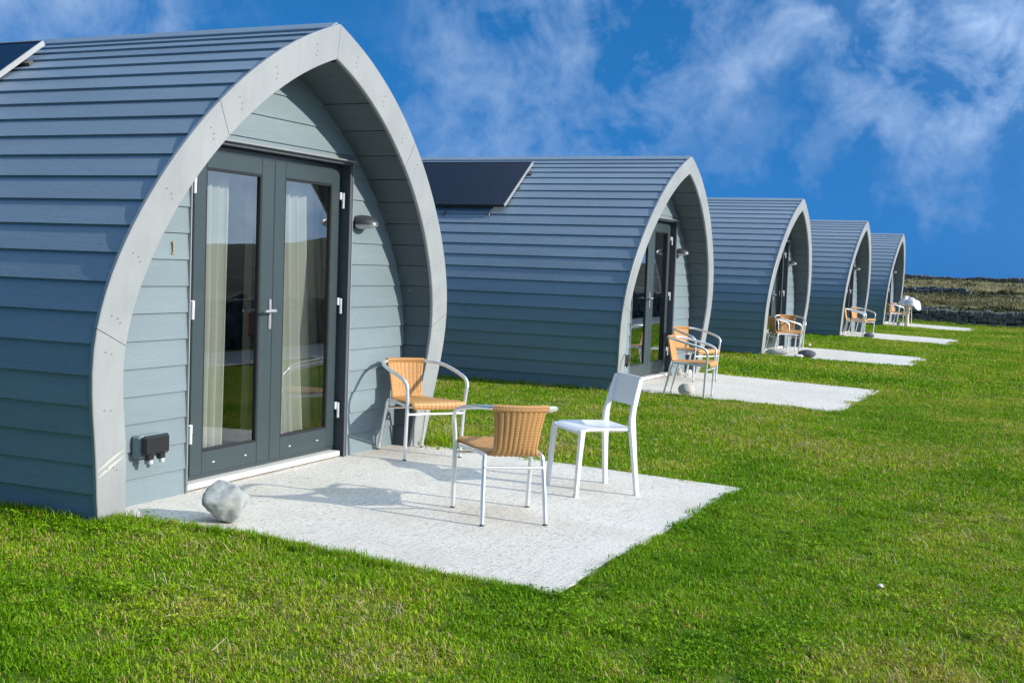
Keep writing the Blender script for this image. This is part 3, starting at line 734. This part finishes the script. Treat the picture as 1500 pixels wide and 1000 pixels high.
# pedestal table + towel at the farthest pod
px,py,pz=PODS[4]; tx,ty=px+.575,py-.66; tz=pz+.006-.03*.575
tb=empty('pedestal_table',(tx,ty,tz),0,'round pedestal table with cream column at the farthest pod','table')
b=MB(); b.lathe([(0,.70),(.315,.70),(.325,.69),(.325,.675),(.31,.668),(.0,.668)],28); b.build('table_top',M['tabletop'],tb)
b=MB(); b.lathe([(.085,.665),(.060,.60),(.062,.10),(.075,.03),(.075,0)],20); b.build('column',M['cream'],tb)
b=MB(); b.tube([(.10,.12,.665),(.125,.14,.0)],.012,8); b.build('leg',M['alu'],tb)
b=MB(); rows=[]
for j in range(15):
    v=j/14; rr=.30*math.sin(v*math.pi/2)+.0; 
    row=[]
    for k in range(41):
        a=2*math.pi*k/40; ww=1+.10*math.sin(5*a+1)+.05*math.sin(11*a)
        z=.705+.165*(1-v**2.6)*(1+.75*mnoise.noise((math.cos(a)*1.6,math.sin(a)*1.6,v*2)))
        hang=max(0,v-.85)/.15; z-=hang*(.03+.17*max(0,math.cos(a+.2))**4)
        row.append((rr*ww*(1+.10*hang)*math.cos(a),rr*ww*(1+.10*hang)*math.sin(a),z))
    rows.append(row)
b.grid(rows); tw=b.build('towel',M['towel']); tw.location=(tx+.03,ty-.03,tz); tag(tw,'crumpled white towel heaped on the pedestal table','towel')

# ------------------------------------------------------------------ rocks
def rock(loc,sx,sy,sz,mat,label,seed,rz=0,rough=.32,oct=None):
    b=MB(); n=40; m=56; vs=[]
    rows=[]
    cuts=[Vector((random.Random(seed+k).uniform(-1,1),random.Random(seed+k+50).uniform(-1,1),random.Random(seed+k+99).uniform(-.6,1))).normalized() for k in range(11)]
    for i in range(n):
        th=math.pi*i/(n-1); row=[]
        for k in range(m+1):
            ph=2*math.pi*k/m; d=Vector((math.sin(th)*math.cos(ph),math.sin(th)*math.sin(ph),math.cos(th)))
            r=1+rough*.5*mnoise.noise(d*1.3+Vector((seed,0,0)))+rough*.22*mnoise.noise(d*3.1+Vector((0,seed,0)))+rough*.08*mnoise.noise(d*8+Vector((0,seed,3)))
            if oct:
                e=oct@d; r=1.16/((abs(e.x)**1.28+abs(e.y)**1.28+abs(e.z)**1.28)**(1/1.28)) ; r=r*(1+.16*mnoise.noise(d*1.5+Vector((seed,4,0)))+.035*mnoise.noise(d*4.2+Vector((seed,0,9)))+.02*mnoise.noise(d*10+Vector((2,0,seed))))
                r-=.10*max(0,1-((d-Vector((.25,-.35,.9)).normalized()).length/.30)**2)
            for q_i,c in enumerate(cuts if not oct else []):
                q=d.dot(c)
                if rough>.2 and q>.01: r=min(r,(.66+.10*math.sin(seed+q_i))/q)
            row.append((d.x*r*sx,d.y*r*sy,d.z*r*sz))
        rows.append(row)
    zmin=min(p[2] for r_ in rows for p in r_); rows=[[(x,y,z-zmin-.004) for x,y,z in r_] for r_ in rows]
    b.grid([list(reversed(r_)) for r_ in rows]); o=b.build('rock',mat); o.location=loc; o.rotation_euler=(0,0,rz); tag(o,label,'rock','loose stones on the patios and lawn'); return o
def prk(i,lx,ly,*a,**k):
    px,py,pz=PODS[i]; return rock((px+lx,py+ly,pz+.006-.03*max(0,lx)),*a,**k)
prk(0,.46,-1.31,.128,.125,.104,M['rockpale'],'pale grey-green angular rock on the nearest slab before the doors',3,.4,oct=Euler((.22,.30,.62)).to_matrix())
prk(1,.72,-1.36,.098,.09,.072,M['rockwhite'],'pale round stone under the chair on the second slab',12,.2,rough=.15)
prk(1,.02,1.10,.06,.05,.045,M['rockwhite'],'small pale stone by the second pod\'s wall behind the chairs',21,.2)
prk(1,-.06,.93,.045,.04,.05,M['rockwhite'],'small pale stone by the second pod\'s door jamb',31,.2)
prk(2,.70,-1.25,.155,.12,.075,M['rockdark'],'dark blue-grey oval stone at the edge of the middle slab',14,.3,rough=.18)
prk(2,.60,-1.45,.10,.07,.04,M['rockwhite'],'low pale stone in the grass before the dark oval stone',17,.3)
prk(2,.16,-1.28,.20,.10,.06,M['rockpale'],'long flat grey stone at the foot of the middle pod\'s arch',19,.1,rough=.2)
prk(2,.15,1.80,.05,.045,.045,M['rockwhite'],'small pale stone at the far foot of the middle pod\'s arch',23,.1)
prk(3,.60,-1.15,.12,.10,.07,M['rockdark'],'dark blue-grey stone at the edge of the fourth slab',15,.5,rough=.2)
prk(4,.30,-.55,.06,.05,.08,M['rockpale'],'small stone under the chair at the farthest pod',25,.2)
for k,(x,y,s) in enumerate(((2.55,-3.55,.013),(3.75,-.55,.018))):
    rock((x,y,soil(x,y)+.026),s,s*.8,s*.7,M['rockwhite'],['tiny white pebble in the front lawn below the nearest slab','tiny white pebble in the lawn right of the nearest slab'][k],40+k)

# ------------------------------------------------------------------ dry stone walls
def stone_wall(name,p0,p1,h,th,course,mat,label,seed,base,capz=0,core=True):
    r=random.Random(seed); d=Vector((p1[0]-p0[0],p1[1]-p0[1],0)); L=d.length; d.normalize(); nrm=Vector((-d.y,d.x,0))
    root=empty(name,(p0[0],p0[1],0),0,label,'stone wall')
    o0=Vector((p0[0],p0[1],0)); b=MB()
    nc=max(1,int(h/course))
    for side in(-1,1):
        z=0
        for c in range(nc):
            s=-r.uniform(0,.3); ch=h/nc
            while s<L:
                lw=r.uniform(.9,2.6)*course; hh=ch*r.uniform(.75,1.45); zc=z+ch/2+r.uniform(-.22,.22)*ch
                ctr=d*(s+lw/2)+nrm*side*(th/2-.05+r.uniform(-.02,.03)); zb=base(p0[0]+ctr.x,p0[1]+ctr.y)
                rows=[]; sd=r.uniform(0,99); e=.38
                for i in range(6):
                    t_=-math.pi/2+math.pi*i/5; row=[]
                    for k in range(11):
                        f=2*math.pi*k/10
                        sg=lambda v,p:math.copysign(abs(v)**p,v)
                        q=Vector((sg(math.cos(t_),e)*sg(math.cos(f),e)*lw*.52, sg(math.cos(t_),e)*sg(math.sin(f),e)*.11, sg(math.sin(t_),e)*hh*.53))
                        q*=1+.22*mnoise.noise(q*6+Vector((sd,0,0)))
                        w=ctr+d*q.x+nrm*q.y; row.append((w.x,w.y,zb+zc+q.z))
                    rows.append(row)
                b.grid(rows,smooth=False); s+=lw*r.uniform(.96,1.03)
            z+=ch
    b.build('stone_courses',mat,root)
    if core:
        b=MB(); n=max(2,int(L/1.0)); rows=[]
        for k in range(n+1):
            q=d*(L*k/n); zb=base(p0[0]+q.x,p0[1]+q.y); a=q+nrm*(th/2-.07); c=q-nrm*(th/2-.07); zt=zb+h*.93+.03*mnoise.noise((k*.7,seed,0))
            rows.append([(a.x,a.y,zb-.2),(a.x,a.y,zt),(c.x,c.y,zt),(c.x,c.y,zb-.2)])
        b.grid(rows,smooth=False); b.add(rows[0],[(0,1,2,3)]); b.add(rows[-1],[(0,1,2,3)]); b.build('wall_core',M['mortar'],root)
    return root
flat=lambda x,y:gz(x,y)-.03
stone_wall('stone_wall',(-9,38.05),(10.5,39.1),.52,.42,.16,M['wallstone'],'low dark dry stone wall along the end of the lawn',5,flat)
stone_wall('stone_wall',(7.65,-11),(7.65,37.5),.82,.45,.2,M['wallpale'],'grey dry stone wall beyond the gravel track, mirrored in the doors',8,flat)
stone_wall('stone_wall',(-16,53.5),(.1,52.6),.36,.45,.17,M['wallstone'],'short ruined field wall half way up the heath',9,lambda x,y:hill(x,y)-.05)
stone_wall('stone_wall',(-26,72.3),(30,73.3),.40,.5,.2,M['wallstone'],'long dark field wall on the skyline of the heath',10,lambda x,y:hill(x,y)-.12)

# ------------------------------------------------------------------ camera
F_PX=1797.798
Xc=Vector((.9089,.4155,-.0346)); Yd=Vector((-.0573,.0422,-.9975)); Fd=Vector((-.4130,.9086,.0621))
# rows above use z-down; flip z for the world
right=Vector((.9089,.4155,.0346)); up=Vector((-.0573,.0422,.9975)); fwd=Vector((-.4130,.9086,-.0621))
fwd.normalize(); right=(right-fwd*right.dot(fwd)).normalized(); up=right.cross(fwd)
cam=bpy.data.cameras.new('camera'); co_=bpy.data.objects.new('camera',cam); C.objects.link(co_)
mw=Matrix((( right.x,up.x,-fwd.x,4.512),(right.y,up.y,-fwd.y,-6.59),(right.z,up.z,-fwd.z,1.41),(0,0,0,1))); co_.matrix_world=mw
cam.sensor_width=36; cam.lens=F_PX/1500*36; cam.clip_start=.05; cam.clip_end=3000; sc.camera=co_
def project(P):
    q=P-np.array([4.512,-6.59,1.41]); r_=np.array(right);u_=np.array(up);f_=np.array(fwd); d=q@f_
    return q@r_/np.maximum(d,1e-6)*F_PX, q@u_/np.maximum(d,1e-6)*F_PX, d

# ------------------------------------------------------------------ grass
t=NT('grass_blades'); 
ti=t.n('ShaderNodeAttribute',attribute_name='tint'); ti.attribute_type='INSTANCER'
bt=t.n('ShaderNodeAttribute',attribute_name='blade')
g=t.ramp(ti.outputs['Fac'],[(0,(.125,.285,.004)),(.40,(.235,.430,.006)),(.72,(.37,.50,.012)),(1,(.50,.48,.06))])
dryc=t.ramp(bt.outputs['Fac'],[(0,(.56,.46,.20)),(1,(.42,.32,.13))])
isdry=t.math('GREATER_THAN',t.math('ADD',bt.outputs['Fac'],t.math('MULTIPLY',ti.outputs['Fac'],.60)),1.10)
g2=t.mix(t.math('MULTIPLY',bt.outputs['Fac'],.55),g,(.075,.185,.005))
vv=t.math('FRACT',t.math('MULTIPLY',bt.outputs['Fac'],17.0)); g2=t.mix(t.math('MULTIPLY',t.math('GREATER_THAN',vv,.62),.55),g2,(.05,.13,.004)); col=t.mix(isdry,g2,dryc)
d=t.n('ShaderNodeBsdfPrincipled'); d.inputs['Roughness'].default_value=.5; d.inputs['Specular IOR Level'].default_value=.12; t.l(col,d.inputs['Base Color'])
tl=t.n('ShaderNodeBsdfTranslucent'); t.l(t.mix(1.0,col,(1.6,1.45,.5),'MULTIPLY'),tl.inputs[0])
mx=t.n('ShaderNodeMixShader'); mx.inputs[0].default_value=.24; t.l(d.outputs[0],mx.inputs[1]); t.l(tl.outputs[0],mx.inputs[2]); t.l(mx.outputs[0],t.out.inputs[0]); M['grass']=t.m
t=NT('dry_grass_blades'); ti=t.n('ShaderNodeAttribute',attribute_name='tint'); ti.attribute_type='INSTANCER'
col=t.ramp(ti.outputs['Fac'],[(0,(.15,.14,.055)),(.5,(.32,.285,.14)),(1,(.46,.41,.23))]); d=t.bsdf((.4,.35,.16),.7,0,.2); t.l(col,d.inputs['Base Color']); M['drygrass']=t.m
t=NT('heath_leaves'); ti=t.n('ShaderNodeAttribute',attribute_name='tint'); ti.attribute_type='INSTANCER'
col=t.ramp(ti.outputs['Fac'],[(0,(.040,.050,.020)),(.5,(.070,.085,.030)),(.8,(.12,.13,.045)),(1,(.17,.155,.07))]); d=t.bsdf((.05,.06,.02),.7,0,.2); t.l(col,d.inputs['Base Color']); M['heathleaf']=t.m
def tuft(name,nbl,rad,l0,l1,wid,seed,mat,clover=0,lean=1.0):
    r=random.Random(seed); b=MB(); bl=[]
    for k in range(nbl):
        a=r.uniform(0,6.283); q=rad*math.sqrt(r.random()); x,y=q*math.cos(a),q*math.sin(a); A=r.uniform(0,6.283); L=r.uniform(l0,l1); le=lean*r.uniform(.15,.95); dx,dy=math.cos(A),math.sin(A); w=wid*r.uniform(.7,1.25); sx,sy=-dy*w/2,dx*w/2
        h=L*(1-.55*le); o1=.45*le*L; o2=1.1*le*L
        b.add([(x-sx,y-sy,-.006),(x+sx,y+sy,-.006),(x+dx*o1+sx*.8,y+dy*o1+sy*.8,h*.6),(x+dx*o1-sx*.8,y+dy*o1-sy*.8,h*.6),(x+dx*o2,y+dy*o2,h*(1-.25*le))],[(0,1,2,3),(3,2,4)],False)
        v=r.random(); bl+=[v]*2
    for k in range(clover):
        a=r.uniform(0,6.283); q=rad*math.sqrt(r.random()); x,y=q*math.cos(a),q*math.sin(a); z=r.uniform(.018,.034); A=r.uniform(0,6.283); s=r.uniform(.004,.0065)
        for j in range(3):
            B=A+j*2.094; cx,cy=x+s*math.cos(B),y+s*math.sin(B); tl_=r.uniform(-.8,.8)*s
            b.add([(x,y,z),(cx+.8*s*math.cos(B+1.57),cy+.8*s*math.sin(B+1.57),z+.3*s+tl_),(cx+s*.8*math.cos(B),cy+s*.8*math.sin(B),z+.1*s),(cx+.8*s*math.cos(B-1.57),cy+.8*s*math.sin(B-1.57),z+.3*s-tl_)],[(0,1,2,3)]); bl.append(r.uniform(.25,.6))
    me=bpy.data.meshes.new(name); me.from_pydata(b.v,[],b.f); me.materials.append(mat)
    at=me.attributes.new('blade','FLOAT','FACE'); at.data.foreach_set('value',bl)
    return bpy.data.objects.new(name,me)
def scatter(name,tufts,P,rot,scale,tint,idx,label,cat):
    col=bpy.data.collections.new(name+'_kinds')
    for o in tufts: col.objects.link(o)
    me=bpy.data.meshes.new(name); me.from_pydata([tuple(p) for p in P],[],[])
    for nm,ty,data,key in(('rot','FLOAT_VECTOR',rot.ravel(),'vector'),('scl','FLOAT',scale,'value'),('tint','FLOAT',tint,'value'),('idx','INT',idx,'value')):
        a=me.attributes.new(nm,ty,'POINT'); a.data.foreach_set(key,data)
    o=bpy.data.objects.new(name,me); C.objects.link(o)
    ng=bpy.data.node_groups.new(name+'_nodes','GeometryNodeTree'); ng.interface.new_socket(name='Geometry',in_out='INPUT',socket_type='NodeSocketGeometry'); ng.interface.new_socket(name='Geometry',in_out='OUTPUT',socket_type='NodeSocketGeometry')
    gi=ng.nodes.new('NodeGroupInput'); go=ng.nodes.new('NodeGroupOutput'); ip=ng.nodes.new('GeometryNodeInstanceOnPoints'); ci_=ng.nodes.new('GeometryNodeCollectionInfo')
    ci_.inputs['Collection'].default_value=col; ci_.inputs['Separate Children'].default_value=True; ci_.inputs['Reset Children'].default_value=True
    def na(nm,ty):
        n=ng.nodes.new('GeometryNodeInputNamedAttribute'); n.data_type=ty; n.inputs['Name'].default_value=nm; return n.outputs['Attribute']
    e2r=ng.nodes.new('FunctionNodeEulerToRotation'); L=ng.links.new
    L(gi.outputs[0],ip.inputs['Points']); L(ci_.outputs[0],ip.inputs['Instance']); ip.inputs['Pick Instance'].default_value=True
    L(na('idx','INT'),ip.inputs['Instance Index']); L(na('rot','FLOAT_VECTOR'),e2r.inputs[0]); L(e2r.outputs[0],ip.inputs['Rotation']); L(na('scl','FLOAT'),ip.inputs['Scale']); L(ip.outputs[0],go.inputs[0])
    m=o.modifiers.new('scatter','NODES'); m.node_group=ng
    tag(o,label,cat,kind='stuff'); return o
near=[tuft('a_tuft%d'%k,58,.062,.013,.038,.0046,k+1,M['grass'],0,1.3) for k in range(5)]+[tuft('b_clover%d'%k,40,.060,.014,.034,.0044,k+60,M['grass'],9) for k in range(2)]
mid=[tuft('c_mid%d'%k,56,.11,.015,.031,.0060,k+20,M['grass'],0) for k in range(3)]
far=[tuft('d_far%d'%k,46,.20,.018,.036,.013,k+40,M['grass'],0) for k in range(3)]
straw=[tuft('f_straw%d'%k,9,.07,.03,.085,.0030,k+200,M['drygrass'],0,1.45) for k in range(2)]
edge=[tuft('e_edge%d'%k,30,.05,.035,.085,.0032,k+70,M['grass'],0,.8) for k in range(2)]
pts=[];scl=[];idx=[];tin=[]
def tintf(x,y):
    n=mnoise.noise((x*.55,y*.55,0))*.55+mnoise.noise((x*1.9,y*1.9,7))*.40+mnoise.noise((x*5.5,y*5.5,3))*.22
    return .44+.80*n
def inpod(x,y):
    for px,py,pz in PODS:
        if x-px<.01 and abs(y-py)<1.70 and x-px>-LEN: return True
    return False
def spray(n,x0,x1,y0,y1,dmin,dmax,dens,kinds,base,sc0,sc1,margin=430):
    X=rng.uniform(x0,x1,n); Y=rng.uniform(y0,y1,n); Z=-.1+0*X
    u,v,d=project(np.stack([X,Y,Z],1)); ok=(d>dmin)&(d<=dmax)&(np.abs(u)<750+margin+400/np.maximum(d,.5))&(v>-500-500/np.maximum(d,.5))
    for x,y,dd in zip(X[ok],Y[ok],d[ok]):
        x=float(x);y=float(y)
        if in_slab(x,y,-.012) or inpod(x,y) or x>5.38: continue
        tn=tintf(x,y); k=random.randrange(kinds)
        if kinds==7 and k>=5 and mnoise.noise((x*1.3,y*1.3,20))<.08: k-=3
        pts.append((x,y,soil(x,y))); scl.append(random.uniform(sc0,sc1)*(1.0+.55*mnoise.noise((x*4.5,y*4.5,11)))); idx.append(base+k); tin.append(min(1,max(0,tn+random.uniform(-.16,.16))))
def area(n_per,x0,x1,y0,y1): return int(n_per*(x1-x0)*(y1-y0))
spray(area(430,-5,5.4,-6.2,3.5),-5,5.4,-6.2,3.5,1.0,8.2,0,7,0,.8,1.25)
spray(area(170,-6,5.4,-3,12),-6,5.4,-3,12,8.2,16,0,3,7,.8,1.2)
spray(area(55,-6,5.4,6,38),-6,5.4,6,38,16,46,0,3,10,.8,1.15)
# fringe of longer grass along slab edges and pod walls
def fringe(x0,y0,x1,y1,n,w,s0,s1):
    for k in range(n):
        u=random.random(); x=x0+(x1-x0)*u+random.uniform(-w,w); y=y0+(y1-y0)*u+random.uniform(-w,w)
        if in_slab(x,y,-.02): continue
        pts.append((x,y,soil(x,y)-.004)); scl.append(random.uniform(s0,s1)); idx.append(13+random.randrange(2)); tin.append(min(1,max(0,tintf(x,y)-.05+random.uniform(-.2,.2))))
for i,(px,py,pz) in enumerate(PODS):
    m=1 if i==0 else .5
    fringe(px+.40,py+SY0-.015,px+SX1,py+SY0-.015,int(230*m),.03,.5,.95)
    fringe(px+SX1+.0,py+SY0,px+SX1+.02,py+SY1,int(170*m),.025,.35,.7)
    fringe(px+.1,py+SY1+.02,px+SX1,py+SY1+.02,int(110*m),.02,.4,.8)
    fringe(px-.15,py-1.80,px-5.0,py-1.80,int(330*m),.035,.8,1.6)
    fringe(px+.04,py-1.85,px+.06,py-1.62,int(40*m),.04,.6,1.1)
    fringe(px+.0,py+1.55,px+.1,py+1.95,int(40*m),.06,.9,2.0)
fringe(-1,37.75,6,38.15,160,.1,1.2,2.6)
for _ in range(15000):
    x=random.uniform(-1.5,5.2); y=random.uniform(-5.6,7); tn=tintf(x,y)+.25*mnoise.noise((x*2.3,y*2.3,31))
    if tn<.52 or random.random()>(tn-.45)*1.3 or in_slab(x,y,.0) or inpod(x,y): continue
    u_,v_,d_=project(np.array([[x,y,-.1]])); 
    if d_[0]<1.2 or abs(u_[0])>950: continue
    pts.append((x,y,soil(x,y)+.004)); scl.append(random.uniform(.6,1.15)); idx.append(15+random.randrange(2)); tin.append(random.uniform(.55,1.0))
P=np.array(pts); n=len(P); rot=np.stack([rng.uniform(-.12,.12,n),rng.uniform(-.12,.12,n),rng.uniform(0,6.283,n)],1)
ix=np.array(idx)>=15; rot[ix,:2]=rng.uniform(-.75,.75,(int(ix.sum()),2))
scatter('grass',near+mid+far+edge+straw,P,rot,np.array(scl),np.array(tin),np.array(idx,dtype=np.int32),'short mown grass with clover and dry straw among it','grass')
print('grass tufts',n)
# heath : dry grass bands and dark low shrubs
def clump(name,seed,rad,h,nl,ls):
    r=random.Random(seed); b=MB()
    for k in range(nl):
        a=r.uniform(0,6.283); q=rad*r.random()**.5; z=h*r.random()**.8*(1-(q/rad)**2*.7); c=Vector((q*math.cos(a),q*math.sin(a),z)); d1=Vector((r.uniform(-1,1),r.uniform(-1,1),r.uniform(-.3,1))).normalized(); d2=d1.cross(Vector((r.uniform(-1,1),r.uniform(-1,1),r.uniform(-1,1)))).normalized(); s=ls*r.uniform(.6,1.4)
        b.add([c-d2*s*.4,c+d1*s*.6,c+d2*s*.4,c-d1*s*.6],[(0,1,2,3)])
    me=bpy.data.meshes.new(name); me.from_pydata([tuple(v) for v in b.v],[],b.f); me.materials.append(M['heathleaf']); return bpy.data.objects.new(name,me)
clumps=[clump('clump%d'%k,k,.42,.34,150,.085) for k in range(4)]
dry=[tuft('dry%d'%k,60,.28,.16,.42,.016,90+k,M['drygrass'],0,.7) for k in range(3)]
sp=[];ss=[];st_=[]; dp=[];ds=[];dt=[]
def xr_(y): return -.3-(.16*(y+6.6))*.0-6, 11
for _ in range(3600):
    y=random.uniform(38.9,75); x=random.uniform(-6-.05*y,10+.02*y)
    n_=mnoise.noise((x*.09,y*.30,2))
    band = (y<42.5) or (50.0<y<51.8) or (54.6<y<56.6) or (62.2<y<63.6) or (69.3<y<72.0)
    if band and random.random()<.85 or n_>.32:
        if y>73.5: continue
        sp.append((x,y,hill(x,y)-.05)); ss.append(random.uniform(.35,.95)*(1.0 if y>42.5 else .85)); st_.append(min(1,max(0,.42+.7*mnoise.noise((x*.5,y*.7,8))+random.uniform(-.25,.25))))
for _ in range(7500):
    y=random.uniform(43,69); x=random.uniform(-6-.05*y,10+.02*y); n_=mnoise.noise((x*.09,y*.30,2))
    band=(43.5<y<49.5 and n_<.1) or (57<y<62) or (64<y<69)
    if band: dp.append((x,y,hill(x,y)-.02)); ds.append(random.uniform(.4,.95)); dt.append(min(1,max(0,(.25 if y<50 else .62)+.5*mnoise.noise((x*.3,y*.5,5))+random.uniform(-.2,.2))))
def rz(n): return np.stack([np.zeros(n),np.zeros(n),rng.uniform(0,6.283,n)],1)
scatter('heath_shrubs',clumps,np.array(sp),rz(len(sp)),np.array(ss),np.array(st_),rng.integers(0,4,len(sp)).astype(np.int32),'dark low heath shrubs on the slope beyond the stone wall','shrubs')
scatter('dry_grass',dry,np.array(dp),rz(len(dp)),np.array(ds),np.array(dt),rng.integers(0,3,len(dp)).astype(np.int32),'pale dry grass in bands across the heath','dry grass')

# ------------------------------------------------------------------ light and sky
S=Vector((1,.13,.42)).normalized(); EL=math.asin(S.z)
sun=bpy.data.lights.new('sun','SUN'); sun.energy=3.7; sun.angle=R(.53); sun.color=(1,.93,.82)
so=bpy.data.objects.new('sun',sun); C.objects.link(so); so.rotation_euler=S.to_track_quat('Z','Y').to_euler()
w=bpy.data.worlds.new('World'); sc.world=w; w.use_nodes=True; nt=w.node_tree; nt.nodes.clear()
class WT(NT):
    def __init__(s,t): s.t=t
W=WT(nt); out=W.n('ShaderNodeOutputWorld'); bg=W.n('ShaderNodeBackground'); W.l(bg.outputs[0],out.inputs[0])
sky=W.n('ShaderNodeTexSky',sky_type='NISHITA'); sky.sun_disc=False; sky.sun_elevation=EL; sky.sun_rotation=math.atan2(S.x,S.y); sky.air_density=1.0; sky.dust_density=.3; sky.ozone_density=2.5
bw0=W.n('ShaderNodeRGBToBW'); W.l(sky.outputs[0],bw0.inputs[0])
bw=W.n('ShaderNodeMath',operation='POWER'); bw.inputs[1].default_value=.38; W.l(bw0.outputs[0],bw.inputs[0])
blue=W.mix(1.0,bw.outputs[0],(.070,.80,2.35),'MULTIPLY')
skyc=W.mix(.97,sky.outputs[0],blue)
tc=W.n('ShaderNodeTexCoord'); dirv=tc.outputs['Generated']
sp_=W.n('ShaderNodeSeparateXYZ'); W.l(dirv,sp_.inputs[0])
den=W.math('ADD',W.math('MAXIMUM',sp_.outputs[2],0.0),.22)
cb=W.n('ShaderNodeCombineXYZ'); W.l(W.math('DIVIDE',sp_.outputs[0],den),cb.inputs[0]); W.l(W.math('DIVIDE',sp_.outputs[1],den),cb.inputs[1])
def pixdir(u,v):
    d=fwd+right*((u-750)/F_PX)+up*(-(v-500)/F_PX); return d.normalized()
blobs=[((50,30),10,.95),((190,10),7,.55),((640,60),5,.45),((730,115),6,.62),((890,95),6,.66),((830,30),5,.5),((1040,25),3.6,.58),((1110,55),3.3,.66),((1180,105),2.9,.62),((1245,150),3.1,.72),((1330,130),3.7,.72),((1370,70),3.3,.72),((1395,190),3.7,.58),((1460,20),4.2,.62),((1000,170),3.6,.45),((1220,230),2.0,.36),((1320,30),2.6,.4),((1095,222),2.2,.40),((925,217),2.4,.42),((745,238),2.6,.45)]
wn=W.n('ShaderNodeTexNoise'); wn.inputs['Scale'].default_value=7.5; wn.inputs['Detail'].default_value=5; wn.inputs['Roughness'].default_value=.6; W.l(dirv,wn.inputs['Vector'])
ws=W.n('ShaderNodeVectorMath',operation='SUBTRACT'); W.l(wn.outputs['Color'],ws.inputs[0]); ws.inputs[1].default_value=(.5,.5,.5)
wm=W.n('ShaderNodeVectorMath',operation='SCALE'); W.l(ws.outputs[0],wm.inputs[0]); wm.inputs['Scale'].default_value=.22
wa=W.n('ShaderNodeVectorMath',operation='ADD'); W.l(wm.outputs[0],wa.inputs[0]); W.l(dirv,wa.inputs[1])
wz=W.n('ShaderNodeVectorMath',operation='NORMALIZE'); W.l(wa.outputs[0],wz.inputs[0]); warped=wz.outputs[0]
tot=None
for (u,v),rad,amp in blobs:
    d=pixdir(u,v); vm=W.n('ShaderNodeVectorMath',operation='DOT_PRODUCT'); W.l(warped,vm.inputs[0]); vm.inputs[1].default_value=d
    mr=W.n('ShaderNodeMapRange',interpolation_type='SMOOTHSTEP'); W.l(vm.outputs['Value'],mr.inputs[0]); mr.inputs[1].default_value=math.cos(R(rad)); mr.inputs[2].default_value=math.cos(R(rad*.15)); mr.inputs[3].default_value=0; mr.inputs[4].default_value=amp
    tot=mr.outputs[0] if tot is None else W.math('ADD',tot,mr.outputs[0])
mask=W.math('MINIMUM',tot,1.0)
n1=W.noise(dirv,7.0,10,.60,.35); n2=W.noise(dirv,19.0,8,.62,.5)
nn_=W.math('ADD',W.math('MULTIPLY',n1,.65),W.math('MULTIPLY',n2,.35))
# elsewhere in the sky (seen only in reflections) thin scattered cloud
dm=W.math('SUBTRACT',nn_,.5)
cl=W.math('MULTIPLY',mask,W.math('ADD',.36,W.math('MULTIPLY',dm,5.2)),True)
# towards the sun and overhead (behind the camera's right shoulder): bright cloud, added out of view to light the roofs
vd=W.n('ShaderNodeVectorMath',operation='DOT_PRODUCT'); W.l(dirv,vd.inputs[0]); vd.inputs[1].default_value=Vector((.62,.30,.72)).normalized()
aw=W.n('ShaderNodeMapRange',interpolation_type='SMOOTHSTEP'); W.l(vd.outputs['Value'],aw.inputs[0]); aw.inputs[1].default_value=.22; aw.inputs[2].default_value=.80
cl2=W.math('MULTIPLY',aw.outputs[0],W.math('ADD',.62,W.math('MULTIPLY',dm,3.0)),True)
cl=W.math('MINIMUM',W.math('MAXIMUM',cl,cl2),.92)
cc=W.mix(aw.outputs[0],(2.2,3.4,5.6),(12.5,15.3,19.0))
final=W.mix(cl,skyc,cc)
W.l(final,bg.inputs[0]); bg.inputs[1].default_value=.10
sc.view_settings.view_transform='Standard'; sc.view_settings.look='None'; sc.view_settings.gamma=1; sc.view_settings.exposure=.45
sc.render.engine='CYCLES'
sc.cycles.max_bounces=8; sc.cycles.transparent_max_bounces=12
